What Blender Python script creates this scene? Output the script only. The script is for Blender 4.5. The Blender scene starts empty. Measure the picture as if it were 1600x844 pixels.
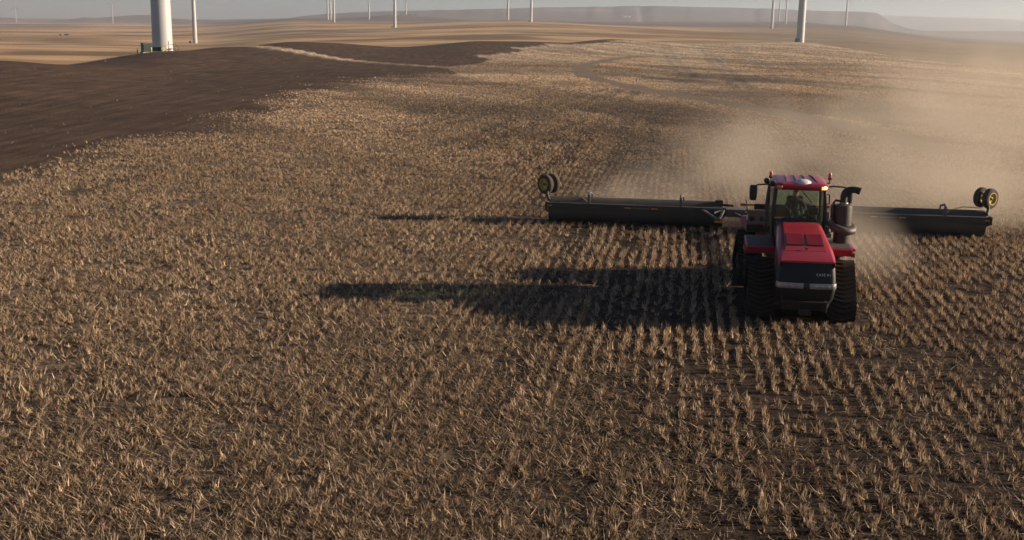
import bpy, bmesh, math, random
import numpy as np
from mathutils import Vector, Matrix
random.seed(7); RNG = np.random.default_rng(11)
R = math.radians
scene = bpy.context.scene
COL = scene.collection

# ------------------------------------------------------------------ camera, sky, sun, exposure
F, HOR, ROLL, CAMH = 1760.0, 384.0, 0.0138, 8.2        # focal length in photo pixels, horizon above centre, roll, height (m)
TH = math.atan(HOR / F)
cam_d = bpy.data.cameras.new('camera'); cam = bpy.data.objects.new('camera', cam_d); COL.objects.link(cam)
cam_d.sensor_width = 36.0; cam_d.lens = F / 1600 * 36.0; cam_d.clip_start = 0.5; cam_d.clip_end = 60000
_c, _s = math.cos(ROLL), math.sin(ROLL)
_up0 = Vector((0, math.sin(TH), math.cos(TH))); _r0 = Vector((1, 0, 0)); FW = Vector((0, math.cos(TH), -math.sin(TH)))
RT = _r0 * _c + _up0 * _s; UP = _up0 * _c - _r0 * _s
M = Matrix((RT, UP, -FW)).transposed().to_4x4(); M.translation = Vector((0, 0, CAMH))
cam.matrix_world = M
scene.camera = cam

SUN_EL, SUN_AZ = 14.3, 87.5          # azimuth clockwise from +Y (the way the camera looks)
world = bpy.data.worlds.new('World'); scene.world = world; world.use_nodes = True
nt = world.node_tree
bg = nt.nodes['Background']
sky = nt.nodes.new('ShaderNodeTexSky'); sky.sky_type = 'NISHITA'; sky.sun_disc = False
sky.sun_elevation = R(SUN_EL); sky.sun_rotation = R(SUN_AZ); sky.altitude = 900
sky.air_density = 0.6; sky.dust_density = 0.3; sky.ozone_density = 1.0
nt.links.new(sky.outputs['Color'], bg.inputs['Color']); bg.inputs['Strength'].default_value = 0.05
sun_d = bpy.data.lights.new('sun', 'SUN'); sun = bpy.data.objects.new('sun', sun_d); COL.objects.link(sun)
sun_d.energy = 5.0; sun_d.angle = R(0.6); sun_d.color = (1.0, 0.82, 0.62)
_sv = Vector((math.sin(R(SUN_AZ)) * math.cos(R(SUN_EL)), math.cos(R(SUN_AZ)) * math.cos(R(SUN_EL)), math.sin(R(SUN_EL))))
sun.rotation_euler = _sv.to_track_quat('Z', 'Y').to_euler()
scene.view_settings.view_transform = 'Standard'; scene.view_settings.look = 'None'
scene.view_settings.exposure = 0.8; scene.view_settings.gamma = 1.0
scene.render.engine = 'CYCLES'
scene.cycles.use_denoising = True
scene.cycles.max_bounces = 6; scene.cycles.volume_bounces = 1; scene.cycles.transparent_max_bounces = 12
scene.cycles.volume_max_steps = 256

# ------------------------------------------------------------------ photo pixel helpers
rt, up, fw = np.array(RT), np.array(UP), np.array(FW)
def ray(px, py):
    return rt * (px - 800) / F - up * (py - 422) / F + fw
def gnd(px, py, z=0.0):
    d = ray(px, py); t = (z - CAMH) / d[2]
    return d[0] * t, d[1] * t
def project(x, y, z):
    v = [x, y, z - CAMH]
    zc = v[0] * fw[0] + v[1] * fw[1] + v[2] * fw[2]
    zc = np.where(zc < 0.1, 0.1, zc)
    a = v[0] * rt[0] + v[1] * rt[1] + v[2] * rt[2]; b = v[0] * up[0] + v[1] * up[1] + v[2] * up[2]
    return 800 + F * a / zc, 422 - F * b / zc
def horizon_y(px):
    return 38.05 + ROLL * (px - 800)
def azimuth(px):
    d = ray(px, horizon_y(px)); return math.atan2(d[0], d[1])

# ------------------------------------------------------------------ value noise
_T = RNG.random((256, 256))
def vnoise(x, y, s=0):
    x = np.asarray(x, float) + s * 17.31; y = np.asarray(y, float) + s * 9.77
    xi = np.floor(x).astype(int); yi = np.floor(y).astype(int); fx = x - xi; fy = y - yi
    fx = fx * fx * (3 - 2 * fx); fy = fy * fy * (3 - 2 * fy)
    a = _T[xi & 255, yi & 255]; b = _T[(xi + 1) & 255, yi & 255]; c = _T[xi & 255, (yi + 1) & 255]; d = _T[(xi + 1) & 255, (yi + 1) & 255]
    return (a * (1 - fx) + b * fx) * (1 - fy) + (c * (1 - fx) + d * fx) * fy
def fbm(x, y, s=0, o=3):
    t = 0; a = 0.5; n = 0
    for k in range(o):
        t = t + a * vnoise(x * 2.0 ** k, y * 2.0 ** k, s + k); n += a; a *= 0.5
    return t / n
def sstep(a, b, x):
    t = np.clip((x - a) / (b - a), 0, 1); return t * t * (3 - 2 * t)

# ------------------------------------------------------------------ materials
MATS = {}
def new_mat(name):
    m = bpy.data.materials.new(name); m.use_nodes = True; MATS[name] = m
    return m, m.node_tree, m.node_tree.nodes['Principled BSDF']
def mat(name, col, rough=0.5, metal=0.0, var=0.15, scale=8.0, dust=0.0, bump=0.0, coat=0.0, spec=0.5, emit=None):
    m, t, p = new_mat(name); N = t.nodes; L = t.links
    tc = N.new('ShaderNodeTexCoord'); nz = N.new('ShaderNodeTexNoise'); nz.inputs['Scale'].default_value = scale; nz.inputs['Detail'].default_value = 5
    L.new(tc.outputs['Object'], nz.inputs['Vector'])
    mx = N.new('ShaderNodeMix'); mx.data_type = 'RGBA'
    mx.inputs['A'].default_value = (*[c * (1 - var) for c in col], 1); mx.inputs['B'].default_value = (*[min(1, c * (1 + var)) for c in col], 1)
    L.new(nz.outputs['Fac'], mx.inputs['Factor']); out = mx.outputs['Result']
    rr = N.new('ShaderNodeMapRange'); rr.inputs['To Min'].default_value = max(0, rough - 0.08); rr.inputs['To Max'].default_value = min(1, rough + 0.1)
    L.new(nz.outputs['Fac'], rr.inputs['Value']); rout = rr.outputs['Result']
    if dust:
        n2 = N.new('ShaderNodeTexNoise'); n2.inputs['Scale'].default_value = scale * 0.35; n2.inputs['Detail'].default_value = 8; n2.inputs['Roughness'].default_value = 0.7
        L.new(tc.outputs['Object'], n2.inputs['Vector'])
        g = N.new('ShaderNodeNewGeometry'); sp = N.new('ShaderNodeSeparateXYZ'); L.new(g.outputs['Normal'], sp.inputs[0])
        mr = N.new('ShaderNodeMapRange'); mr.inputs['From Min'].default_value = -0.6; mr.inputs['From Max'].default_value = 1.0; mr.inputs['To Min'].default_value = 0.45; mr.inputs['To Max'].default_value = 1.0
        L.new(sp.outputs['Z'], mr.inputs['Value'])
        r2 = N.new('ShaderNodeMapRange'); r2.inputs['From Min'].default_value = 0.35; r2.inputs['From Max'].default_value = 0.75; r2.inputs['To Min'].default_value = dust * 0.35; r2.inputs['To Max'].default_value = dust
        L.new(n2.outputs['Fac'], r2.inputs['Value'])
        mu = N.new('ShaderNodeMath'); mu.operation = 'MULTIPLY'; L.new(r2.outputs['Result'], mu.inputs[0]); L.new(mr.outputs['Result'], mu.inputs[1])
        m2 = N.new('ShaderNodeMix'); m2.data_type = 'RGBA'; m2.inputs['B'].default_value = (0.25, 0.18, 0.12, 1)
        L.new(mu.outputs[0], m2.inputs['Factor']); L.new(out, m2.inputs['A']); out = m2.outputs['Result']
        ra = N.new('ShaderNodeMath'); ra.operation = 'ADD'; ra.use_clamp = True; L.new(rout, ra.inputs[0]); L.new(mu.outputs[0], ra.inputs[1]); rout = ra.outputs[0]
    L.new(out, p.inputs['Base Color']); L.new(rout, p.inputs['Roughness'])
    p.inputs['Metallic'].default_value = metal; p.inputs['Coat Weight'].default_value = coat; p.inputs['Specular IOR Level'].default_value = spec
    if bump:
        b = N.new('ShaderNodeBump'); b.inputs['Strength'].default_value = bump; b.inputs['Distance'].default_value = 0.02
        L.new(nz.outputs['Fac'], b.inputs['Height']); L.new(b.outputs['Normal'], p.inputs['Normal'])
    if emit:
        p.inputs['Emission Color'].default_value = (*emit[0], 1); p.inputs['Emission Strength'].default_value = emit[1]
    return m
mat('red_paint', (0.36, 0.008, 0.032), 0.30, 0, 0.12, 5, dust=0.17, coat=0.35)
mat('dark_red_paint', (0.20, 0.008, 0.018), 0.42, 0, 0.12, 5, dust=0.4)
mat('black_plastic', (0.012, 0.012, 0.014), 0.45, 0, 0.3, 9, dust=0.10)
mat('grille_black', (0.008, 0.009, 0.010), 0.5, 0, 0.4, 60, dust=0.02, bump=0.3, spec=.35)
mat('rubber', (0.010, 0.0095, 0.0095), 0.85, 0, 0.3, 12, dust=0.12, spec=.25)
mat('lug_rubber', (0.013, 0.0125, 0.012), 0.8, 0, 0.3, 12, dust=0.2, spec=.25)
mat('cast_iron', (0.013, 0.012, 0.012), 0.65, 0.2, 0.3, 10, dust=0.12)
mat('canister_grey', (0.035, 0.034, 0.033), 0.5, 0.3, 0.2, 6, dust=0.3)
mat('duct_grey', (0.085, 0.08, 0.078), 0.45, 0.4, 0.2, 6, dust=0.3)
mat('chrome_lamp', (0.36, 0.35, 0.34), 0.25, 0.8, 0.55, 45, dust=0.2, bump=0.5)
mat('interior_black', (0.02, 0.02, 0.02), 0.7, 0, 0.2, 9)
mat('driver_cloth', (0.03, 0.032, 0.038), 0.9, 0, 0.3, 14)
mat('skin', (0.32, 0.18, 0.12), 0.6, 0, 0.1, 10)
mat('amber', (0.75, 0.28, 0.03), 0.3, 0, 0.1, 10, dust=0.2)
mat('amber_lit', (0.9, 0.35, 0.03), 0.3, 0, 0.1, 10, emit=((1, 0.4, 0.05), 1.2))
mat('lamp_lit', (0.9, 0.85, 0.7), 0.3, 0, 0.1, 10, emit=((1, 0.85, 0.6), 6.0))
mat('beacon_orange', (0.50, 0.065, 0.015), 0.25, 0, 0.1, 10)
mat('white_plastic', (0.72, 0.73, 0.74), 0.4, 0, 0.05, 10, dust=0.15)
mat('red_reflector', (0.5, 0.03, 0.03), 0.35, 0, 0.1, 10, dust=0.2)
mat('rear_panel', (0.22, 0.13, 0.11), 0.5, 0.1, 0.25, 6, dust=0.5)
mat('tread_plate', (0.07, 0.068, 0.068), 0.5, 0.3, 0.4, 30, dust=0.3, bump=0.5)
mat('roller_steel', (0.045, 0.052, 0.056), 0.45, 0.35, 0.4, 1.2, dust=0.45)
mat('roller_frame', (0.018, 0.028, 0.022), 0.5, 0.1, 0.2, 3, dust=0.35)
mat('frame_grey', (0.10, 0.105, 0.11), 0.5, 0.3, 0.2, 3, dust=0.4)
mat('rim_yellow', (0.50, 0.37, 0.05), 0.45, 0, 0.15, 6, dust=0.45)
mat('tyre', (0.025, 0.024, 0.023), 0.85, 0, 0.3, 8, dust=0.45)
mat('tower_white', (0.46, 0.455, 0.455), 0.45, 0, 0.03, 0.4)
mat('cabinet_green', (0.030, 0.095, 0.040), 0.55, 0, 0.15, 2, dust=0.2)
mat('cabinet_dark', (0.012, 0.022, 0.015), 0.6, 0, 0.2, 2)
mat('post_yellow', (0.50, 0.42, 0.12), 0.6, 0, 0.15, 5, dust=0.3)
mat('concrete', (0.38, 0.35, 0.31), 0.9, 0, 0.2, 3)
mat('white_paint', (0.75, 0.74, 0.71), 0.6, 0, 0.1, 2)
mat('far_foliage', (0.035, 0.04, 0.03), 0.9, 0, 0.4, 1)
mat('bark', (0.06, 0.05, 0.04), 0.9, 0, 0.3, 3)

def glass_mat():
    m, t, p = new_mat('tinted_glass'); N = t.nodes; L = t.links
    N.remove(p)
    tr = N.new('ShaderNodeBsdfTransparent'); tr.inputs['Color'].default_value = (0.83, 0.90, 0.86, 1)
    gl = N.new('ShaderNodeBsdfGlossy'); gl.inputs['Roughness'].default_value = 0.06; gl.inputs['Color'].default_value = (0.9, 0.9, 0.9, 1)
    df = N.new('ShaderNodeBsdfDiffuse'); df.inputs['Color'].default_value = (0.22, 0.19, 0.13, 1)
    fr = N.new('ShaderNodeFresnel'); fr.inputs['IOR'].default_value = 1.35
    a = N.new('ShaderNodeMixShader'); L.new(fr.outputs[0], a.inputs[0]); L.new(tr.outputs[0], a.inputs[1]); L.new(gl.outputs[0], a.inputs[2])
    tc = N.new('ShaderNodeTexCoord'); nz = N.new('ShaderNodeTexNoise'); nz.inputs['Scale'].default_value = 3; nz.inputs['Detail'].default_value = 6; L.new(tc.outputs['Object'], nz.inputs['Vector'])
    mr = N.new('ShaderNodeMapRange'); mr.inputs['From Min'].default_value = 0.3; mr.inputs['From Max'].default_value = 0.8; mr.inputs['To Min'].default_value = 0.02; mr.inputs['To Max'].default_value = 0.12; L.new(nz.outputs['Fac'], mr.inputs['Value'])
    b = N.new('ShaderNodeMixShader'); L.new(mr.outputs['Result'], b.inputs[0]); L.new(a.outputs[0], b.inputs[1]); L.new(df.outputs[0], b.inputs[2])
    L.new(b.outputs[0], N['Material Output'].inputs['Surface'])
glass_mat()

def ground_mat():
    m, t, p = new_mat('field_ground'); N = t.nodes; L = t.links
    tc = N.new('ShaderNodeTexCoord')
    at = N.new('ShaderNodeAttribute'); at.attribute_name = 'base'
    mk = N.new('ShaderNodeAttribute'); mk.attribute_name = 'mask'
    sp = N.new('ShaderNodeSeparateColor'); L.new(mk.outputs['Color'], sp.inputs[0])
    def noise(scale, detail=6, rough=0.6, vec=None, rot=0, sx=1, sy=1):
        mp = N.new('ShaderNodeMapping'); mp.inputs['Rotation'].default_value = (0, 0, rot); mp.inputs['Scale'].default_value = (sx, sy, 1)
        L.new(tc.outputs['Object'], mp.inputs['Vector'])
        n = N.new('ShaderNodeTexNoise'); n.inputs['Scale'].default_value = scale; n.inputs['Detail'].default_value = detail; n.inputs['Roughness'].default_value = rough
        L.new(mp.outputs[0], n.inputs['Vector']); return n.outputs['Fac']
    def rng(v, a, b, c, d, clamp=True):
        r = N.new('ShaderNodeMapRange'); r.clamp = clamp; L.new(v, r.inputs['Value'])
        for k, q in zip(('From Min', 'From Max', 'To Min', 'To Max'), (a, b, c, d)): r.inputs[k].default_value = q
        return r.outputs['Result']
    def math_(op, a, b):
        q = N.new('ShaderNodeMath'); q.operation = op
        for i, v in enumerate((a, b)):
            if isinstance(v, (int, float)): q.inputs[i].default_value = v
            else: L.new(v, q.inputs[i])
        return q.outputs[0]
    clod = noise(5.0, 8, 0.7)
    broad = noise(0.22, 5, 0.6)
    row = noise(3.0, 3, 0.6, rot=R(8), sx=1.0, sy=0.22)            # straw strewn along the drill rows
    tuft = noise(2.2, 5, 0.75)
    # stubble: patches of straw over soil
    f1 = rng(tuft, 0.38, 0.62, 0.35, 1.6); f2 = rng(row, 0.35, 0.65, 0.7, 1.3); f3 = rng(broad, 0.3, 0.7, 0.75, 1.2)
    stub = math_('MULTIPLY', math_('MULTIPLY', f1, f2), f3)
    till = math_('MULTIPLY', math_('MULTIPLY', rng(clod, 0.3, 0.7, 0.45, 1.55), rng(broad, 0.3, 0.7, 0.75, 1.25)), rng(noise(1.1, 4, 0.7, rot=R(-38), sx=1.0, sy=0.08), 0.35, 0.65, 0.65, 1.35))
    far = rng(noise(0.03, 6, 0.6), 0.3, 0.7, 0.85, 1.15)
    def lerp(f, a, b):
        q = N.new('ShaderNodeMix'); q.data_type = 'FLOAT'; L.new(f, q.inputs['Factor']); L.new(a, q.inputs['A']); L.new(b, q.inputs['B']); return q.outputs['Result']
    fac = lerp(sp.outputs['Red'], far, stub); fac = lerp(sp.outputs['Green'], fac, till)
    vm = N.new('ShaderNodeVectorMath'); vm.operation = 'SCALE'; L.new(at.outputs['Color'], vm.inputs[0]); L.new(fac, vm.inputs['Scale'])
    # bits of pale residue lying on tilled soil
    res = math_('MULTIPLY', rng(noise(1.6, 3, 0.8), 0.68, 0.74, 0, 0.8), math_('MULTIPLY', sp.outputs['Green'], rng(noise(0.12, 3, 0.6), 0.45, 0.62, 0.05, 1)))
    mx = N.new('ShaderNodeMix'); mx.data_type = 'RGBA'; L.new(res, mx.inputs['Factor']); L.new(vm.outputs[0], mx.inputs['A']); mx.inputs['B'].default_value = (0.27, 0.19, 0.13, 1)
    L.new(mx.outputs['Result'], p.inputs['Base Color']); p.inputs['Roughness'].default_value = 0.95; p.inputs['Specular IOR Level'].default_value = 0.15
    b = N.new('ShaderNodeBump'); b.inputs['Distance'].default_value = 0.12
    L.new(rng(sp.outputs['Blue'], 0, 1, 0.55, 0.1), b.inputs['Strength'])
    L.new(math_('ADD', math_('MULTIPLY', clod, 0.5), tuft), b.inputs['Height']); L.new(b.outputs['Normal'], p.inputs['Normal'])
    return m
ground_mat()

def straw_mat(name, trans):
    m, t, p = new_mat(name); N = t.nodes; L = t.links
    at = N.new('ShaderNodeAttribute'); at.attribute_name = 'tint'
    df = N.new('ShaderNodeBsdfDiffuse'); tl = N.new('ShaderNodeBsdfTranslucent'); mx = N.new('ShaderNodeMixShader'); mx.inputs[0].default_value = trans
    L.new(at.outputs['Color'], df.inputs['Color']); L.new(at.outputs['Color'], tl.inputs['Color'])
    N.remove(p); L.new(df.outputs[0], mx.inputs[1]); L.new(tl.outputs[0], mx.inputs[2]); L.new(mx.outputs[0], N['Material Output'].inputs['Surface'])
straw_mat('straw', 0.2)

# ------------------------------------------------------------------ mesh helpers
class MB:
    def __init__(self): self.v = []; self.f = []
    def add(self, vs, fs):
        o = len(self.v); self.v += [tuple(v) for v in vs]; self.f += [tuple(i + o for i in f) for f in fs]; return self
    def box(self, x0, x1, y0, y1, z0, z1):
        return self.add([(x0, y0, z0), (x1, y0, z0), (x1, y1, z0), (x0, y1, z0), (x0, y0, z1), (x1, y0, z1), (x1, y1, z1), (x0, y1, z1)],
                        [(3, 2, 1, 0), (4, 5, 6, 7), (0, 1, 5, 4), (1, 2, 6, 5), (2, 3, 7, 6), (3, 0, 4, 7)])
    def loft(self, loops, cap=True):
        n = len(loops[0]); vs = [p for l in loops for p in l]; fs = []
        for i in range(len(loops) - 1):
            for j in range(n):
                k = (j + 1) % n; fs.append((i * n + j, i * n + k, (i + 1) * n + k, (i + 1) * n + j))
        if cap: fs += [tuple(range(n))[::-1], tuple((len(loops) - 1) * n + j for j in range(n))]
        return self.add(vs, fs)
    def tube(self, pts, r, seg=12, cap=True):
        pts = [Vector(p) for p in pts]; rs = r if isinstance(r, (list, tuple)) else [r] * len(pts); loops = []
        ref = None
        for i, p in enumerate(pts):
            d = (pts[min(i + 1, len(pts) - 1)] - pts[max(i - 1, 0)]).normalized()
            if ref is None: ref = d.orthogonal().normalized()
            ref = (ref - d * ref.dot(d)).normalized(); b = d.cross(ref)
            loops.append([p + (ref * math.cos(2 * math.pi * k / seg) + b * math.sin(2 * math.pi * k / seg)) * rs[i] for k in range(seg)])
        return self.loft(loops, cap)
    def lathe(self, prof, origin, axis, seg=32, cap=True):
        """prof: (along axis, radius) pairs, closed into a solid."""
        o = Vector(origin); a = Vector(axis).normalized(); u = a.orthogonal().normalized(); w = a.cross(u)
        return self.loft([[o + a * h + (u * math.cos(2 * math.pi * k / seg) + w * math.sin(2 * math.pi * k / seg)) * max(r, 1e-3) for k in range(seg)] for h, r in prof], cap)
    def prism(self, poly, axis, a0, a1):
        """poly of 2D points in the plane normal to axis ('x': (y,z), 'y': (x,z), 'z': (x,y))."""
        def P(q, h): return {'x': (h, q[0], q[1]), 'y': (q[0], h, q[1]), 'z': (q[0], q[1], h)}[axis]
        return self.loft([[P(q, a0) for q in poly], [P(q, a1) for q in poly]])
    def build(self, name, m, parent=None, smooth=None, bevel=0):
        me = bpy.data.meshes.new(name); me.from_pydata(self.v, [], self.f)
        bm = bmesh.new(); bm.from_mesh(me); bmesh.ops.recalc_face_normals(bm, faces=bm.faces); bm.to_mesh(me); bm.free()
        me.materials.append(MATS[m])
        o = bpy.data.objects.new(name, me); COL.objects.link(o); o.parent = parent
        if smooth:
            for p in me.polygons: p.use_smooth = True
            me.set_sharp_from_angle(angle=R(smooth))
        if bevel:
            b = o.modifiers.new('bevel', 'BEVEL'); b.width = bevel; b.segments = 2; b.limit_method = 'ANGLE'; b.angle_limit = R(35)
        return o
def tag(o, label, cat, group=None):
    o['label'] = label; o['category'] = cat
    if group: o['group'] = group
    return o
def empty(name, loc=(0, 0, 0), rz=0, parent=None):
    o = bpy.data.objects.new(name, None); COL.objects.link(o); o.location = loc; o.rotation_euler = (0, 0, rz); o.empty_display_size = 0.3; o.parent = parent
    return o
def copy_tree(o, parent=None):
    c = o.copy(); COL.objects.link(c); c.parent = parent
    for ch in list(o.children): copy_tree(ch, c)
    return c

# ------------------------------------------------------------------ terrain
# columns across the view: (photo x, [(distance, height), ...])
COLS = [
 (-900, [(150, 0), (220, 2.0), (330, -5), (500, -9), (1200, -12), (4500, -14), (16000, -10)]),
 (0,    [(110, 0), (180, 2.4), (270, -4), (420, -9), (1000, -12.5), (2500, -15), (4200, -17), (6400, -16), (16000, -16)]),
 (250,  [(170, 0), (262, 1.9), (350, -5), (520, -10), (1160, -14.5), (2500, -14), (5200, -11), (16000, -10)]),
 (330,  [(200, 0), (290, 2.1), (400, -5), (600, -10), (1160, -14), (2500, -10), (5200, -4), (16000, -5)]),
 (450,  [(230, 0), (330, 3.1), (450, -5), (700, -8), (1200, -7), (1700, -2), (2300, 6), (3000, 13), (5000, 15), (16000, 15)]),
 (530,  [(250, 0), (340, 2.5), (460, -4), (700, -6.5), (1200, -4), (1700, 0), (2400, 8), (2900, 15.5), (5000, 18), (16000, 18)]),
 (620,  [(250, 0), (352, 1.1), (470, -4), (700, -5), (1200, -2), (1620, 1.4), (2300, 9), (3000, 18), (4200, 36), (5200, 36), (16000, 36)]),
 (740,  [(270, 0), (385, 3.0), (520, -4), (800, -3), (1300, 3), (2200, 14), (3000, 15), (5200, 20), (16000, 20)]),
 (820,  [(300, 0), (400, 2.9), (540, -4), (800, -2), (1300, 5), (1800, 12.5), (2200, 15.5), (2600, 14), (5200, 20), (16000, 20)]),
 (950,  [(330, 0), (490, 3.2), (640, -3), (900, -1), (1500, 5), (2500, 12), (5200, 22), (16000, 22)]),
 (1100, [(330, 0), (480, .8), (640, .2), (900, -2), (1500, 2), (2500, 10), (3600, 22), (5200, 25), (16000, 25)]),
 (1250, [(330, 0), (500, .8), (641, 1.2), (780, -3), (1100, -2), (1900, 8), (2700, 16), (3400, 28), (5200, 25), (16000, 25)]),
 (1340, [(300, 0), (500, -.5), (700, -1), (900, -4), (1900, 4), (2700, 15), (3600, 12), (5200, 5), (16000, 0)]),
 (1480, [(220, 0), (400, -2), (700, -4), (1000, -5.5), (1500, -9), (2500, -13), (5200, -22), (9000, -35), (16000, -35)]),
 (1650, [(150, 0), (300, -1.5), (600, -5), (1000, -9), (1800, -16), (3000, -25), (5200, -38), (9000, -45), (16000, -45)]),
 (2600, [(150, 0), (300, -1), (600, -4), (1000, -7), (1800, -12), (5200, -30), (16000, -40)]),
]
RIDGE = [(-900, 27), (-500, 24), (-200, 27), (0, 27.5), (20, 28), (40, 32), (80, 33.4), (100, 31), (130, 27.5), (150, 28.3), (175, 26.6), (210, 24.3), (240, 24), (265, 28.8), (300, 30.5), (350, 31), (450, 29), (490, 24), (550, 20.5),
         (600, 19.2), (650, 18), (720, 16.5), (800, 14.6), (850, 13.2), (900, 12.6), (940, 12.6), (960, 11.4), (1000, 11), (1100, 13.4), (1150, 14.6), (1200, 16), (1250, 18.4), (1300, 20.2), (1335, 20.8), (1366, 22.6), (1372, 24.5), (1378, 29), (1392, 37), (1415, 44), (1440, 48), (3000, 60)]
FARP = [(-900, 60), (1250, 60), (1300, 40), (1340, 29), (1385, 26.2), (1450, 28.8), (1500, 30), (1560, 32), (1600, 34.8), (1640, 38), (1700, 37), (2000, 42), (2600, 50)]
angs = np.concatenate([np.arange(-180, -40, 4.0), np.arange(-40, -27, 0.5), np.arange(-27, 28, 0.14), np.arange(28, 40, 0.5), np.arange(40, 180, 4.0)]) * math.pi / 180
NA = len(angs)
rad = [1.5]
while rad[-1] < 16000: rad.append(rad[-1] * (1.13 if rad[-1] < 12 else 1.021))
rad = np.array(rad); NR = len(rad)
pxa = np.array([float(np.interp(a, *zip(*[(azimuth(p), p) for p in range(-1500, 3200, 50)]))) for a in angs])
lnr = np.log(rad)
prof = np.array([np.interp(lnr, [math.log(d) for d, z in c], [0 if i == 0 else z for i, (d, z) in enumerate(c)]) for px, c in COLS])   # cols x NR
cpx = np.array([px for px, c in COLS], float)
Z = np.zeros((NR, NA))
for i in range(NR): Z[i] = np.interp(pxa, cpx, prof[:, i])
def smooth_r(Z, n):
    for _ in range(n):
        Q = Z.copy(); Q[1:-1] = (Z[:-2] + 2 * Z[1:-1] + Z[2:]) / 4; Z = Q
    return Z
def smooth_a(Z, n):
    for _ in range(n): Z = (np.roll(Z, 1, 1) + 2 * Z + np.roll(Z, -1, 1)) / 4
    return Z
Z = smooth_a(smooth_r(Z, 4), 24)
RR, AA = np.meshgrid(rad, angs, indexing='ij'); PXA = np.broadcast_to(pxa, RR.shape)
X = RR * np.sin(AA); Y = RR * np.cos(AA)
behind = sstep(1.2, 2.0, np.abs(AA)); Z = Z * (1 - behind)
# gentle swells in mid and far distance
Z += (fbm(X / 160, Y / 160, 3) - .5) * 3.0 * sstep(500, 1200, RR) + (fbm(X / 700, Y / 700, 5) - .5) * 16 * sstep(1500, 4500, RR) * (1 - .6 * sstep(1380, 1500, PXA))
# far ridge and mesa
hp = horizon_y(pxa)
rtop = CAMH + (hp - np.interp(pxa, *zip(*RIDGE))) / F * np.interp(pxa, [0, 700], [9000, 7000])
rD = np.interp(pxa, [0, 700], [9000, 7000])
gul = (fbm(PXA / 22, RR * 0 + 3, 8) - .5) * 0.07
k = sstep(0.70, 1.0, RR / rD + gul * sstep(0.72, .9, RR / rD) * (1 - sstep(.97, 1.05, RR / rD)))
k = np.where(PXA > 1000, 0.55 * sstep(.70, 1.0, RR / rD + gul) + 0.45 * sstep(.93, .985, RR / rD + gul * .4), k)
wig = (fbm(X / 900, Y / 900, 9) - .5)
Z = Z * (1 - k) + k * np.maximum(rtop, Z.min(0))[None, :] * (1 - sstep(1.12, 1.5, RR / rD))
ftop = CAMH + (hp - np.interp(pxa, *zip(*FARP))) / F * 13500
kf = sstep(0.86, 1.0, RR / 13500 + gul * .5)
Z = np.where((PXA > 1250) & (RR > 10500), Z * (1 - kf) + kf * np.maximum(ftop, -45)[None, :], Z)
def height(x, y):
    r = math.hypot(x, y); a = math.atan2(x, y)
    i = int(np.clip(np.searchsorted(rad, r) - 1, 0, NR - 2)); j = int(np.clip(np.searchsorted(angs, a) - 1, 0, NA - 2))
    u = min(1, max(0, (r - rad[i]) / (rad[i + 1] - rad[i]))); w = (a - angs[j]) / (angs[j + 1] - angs[j])
    return float((Z[i, j] * (1 - w) + Z[i, j + 1] * w) * (1 - u) + (Z[i + 1, j] * (1 - w) + Z[i + 1, j + 1] * w) * u)

# -- what grows where (positions on the ground, from photo pixels on the flat near field)
def inpoly(x, y, poly):
    r = np.zeros(np.shape(x), bool); n = len(poly)
    for i in range(n):
        (x0, y0), (x1, y1) = poly[i], poly[(i + 1) % n]
        if y0 == y1: continue
        r ^= ((y0 > y) != (y1 > y)) & (x < (x1 - x0) * (y - y0) / (y1 - y0) + x0)
    return r
def polydist(x, y, pts):
    d = np.full(np.shape(x), 1e9)
    for (x0, y0), (x1, y1) in zip(pts[:-1], pts[1:]):
        dx, dy = x1 - x0, y1 - y0; t = np.clip(((x - x0) * dx + (y - y0) * dy) / (dx * dx + dy * dy), 0, 1)
        d = np.minimum(d, np.hypot(x - x0 - t * dx, y - y0 - t * dy))
    return d
EDGE = [gnd(*p) for p in [(-900, 470), (-300, 372), (0, 300), (60, 287), (130, 266), (200, 243), (270, 217), (350, 201), (420, 186), (480, 166), (560, 143), (640, 130), (715, 116)]]
TILL = EDGE + [gnd(*p) for p in [(700, 107), (560, 97), (430, 89), (330, 81)]] + [(-110, 330), (-500, 330), (-500, 20)]
HILL_A = [gnd(345, 79.5), gnd(450, 87), gnd(560, 95), gnd(700, 105), gnd(745, 100), gnd(770, 93), (-35, 345), (-40, 470), (-170, 470), (-125, 320)]
HILL_B = [gnd(640, 84), gnd(720, 90), gnd(800, 87), gnd(850, 78), (35, 420), (70, 600), (-40, 600), (-60, 380)]
PATH1 = [gnd(*p) for p in [(268, 79), (330, 81), (430, 88.5), (560, 97), (640, 102), (720, 107.5), (800, 110), (880, 113)]]
PATH2 = [gnd(*p) for p in [(1010, 88), (965, 91), (925, 99), (905, 108), (915, 118), (950, 128), (1010, 141), (1080, 152), (1150, 164), (1230, 178), (1330, 200), (1500, 240)]]
PSI = R(8.5)
def row_t(x, y): return x * math.cos(PSI) - y * math.sin(PSI)          # across the drill rows
def row_s(x, y): return x * math.sin(PSI) + y * math.cos(PSI)          # along them
_tx, _ty = gnd(905, 390); TRAM = [row_t(_tx, _ty), row_t(_tx, _ty) - 24.5, row_t(_tx, _ty) + 27, row_t(_tx, _ty) + 2.1]
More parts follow.
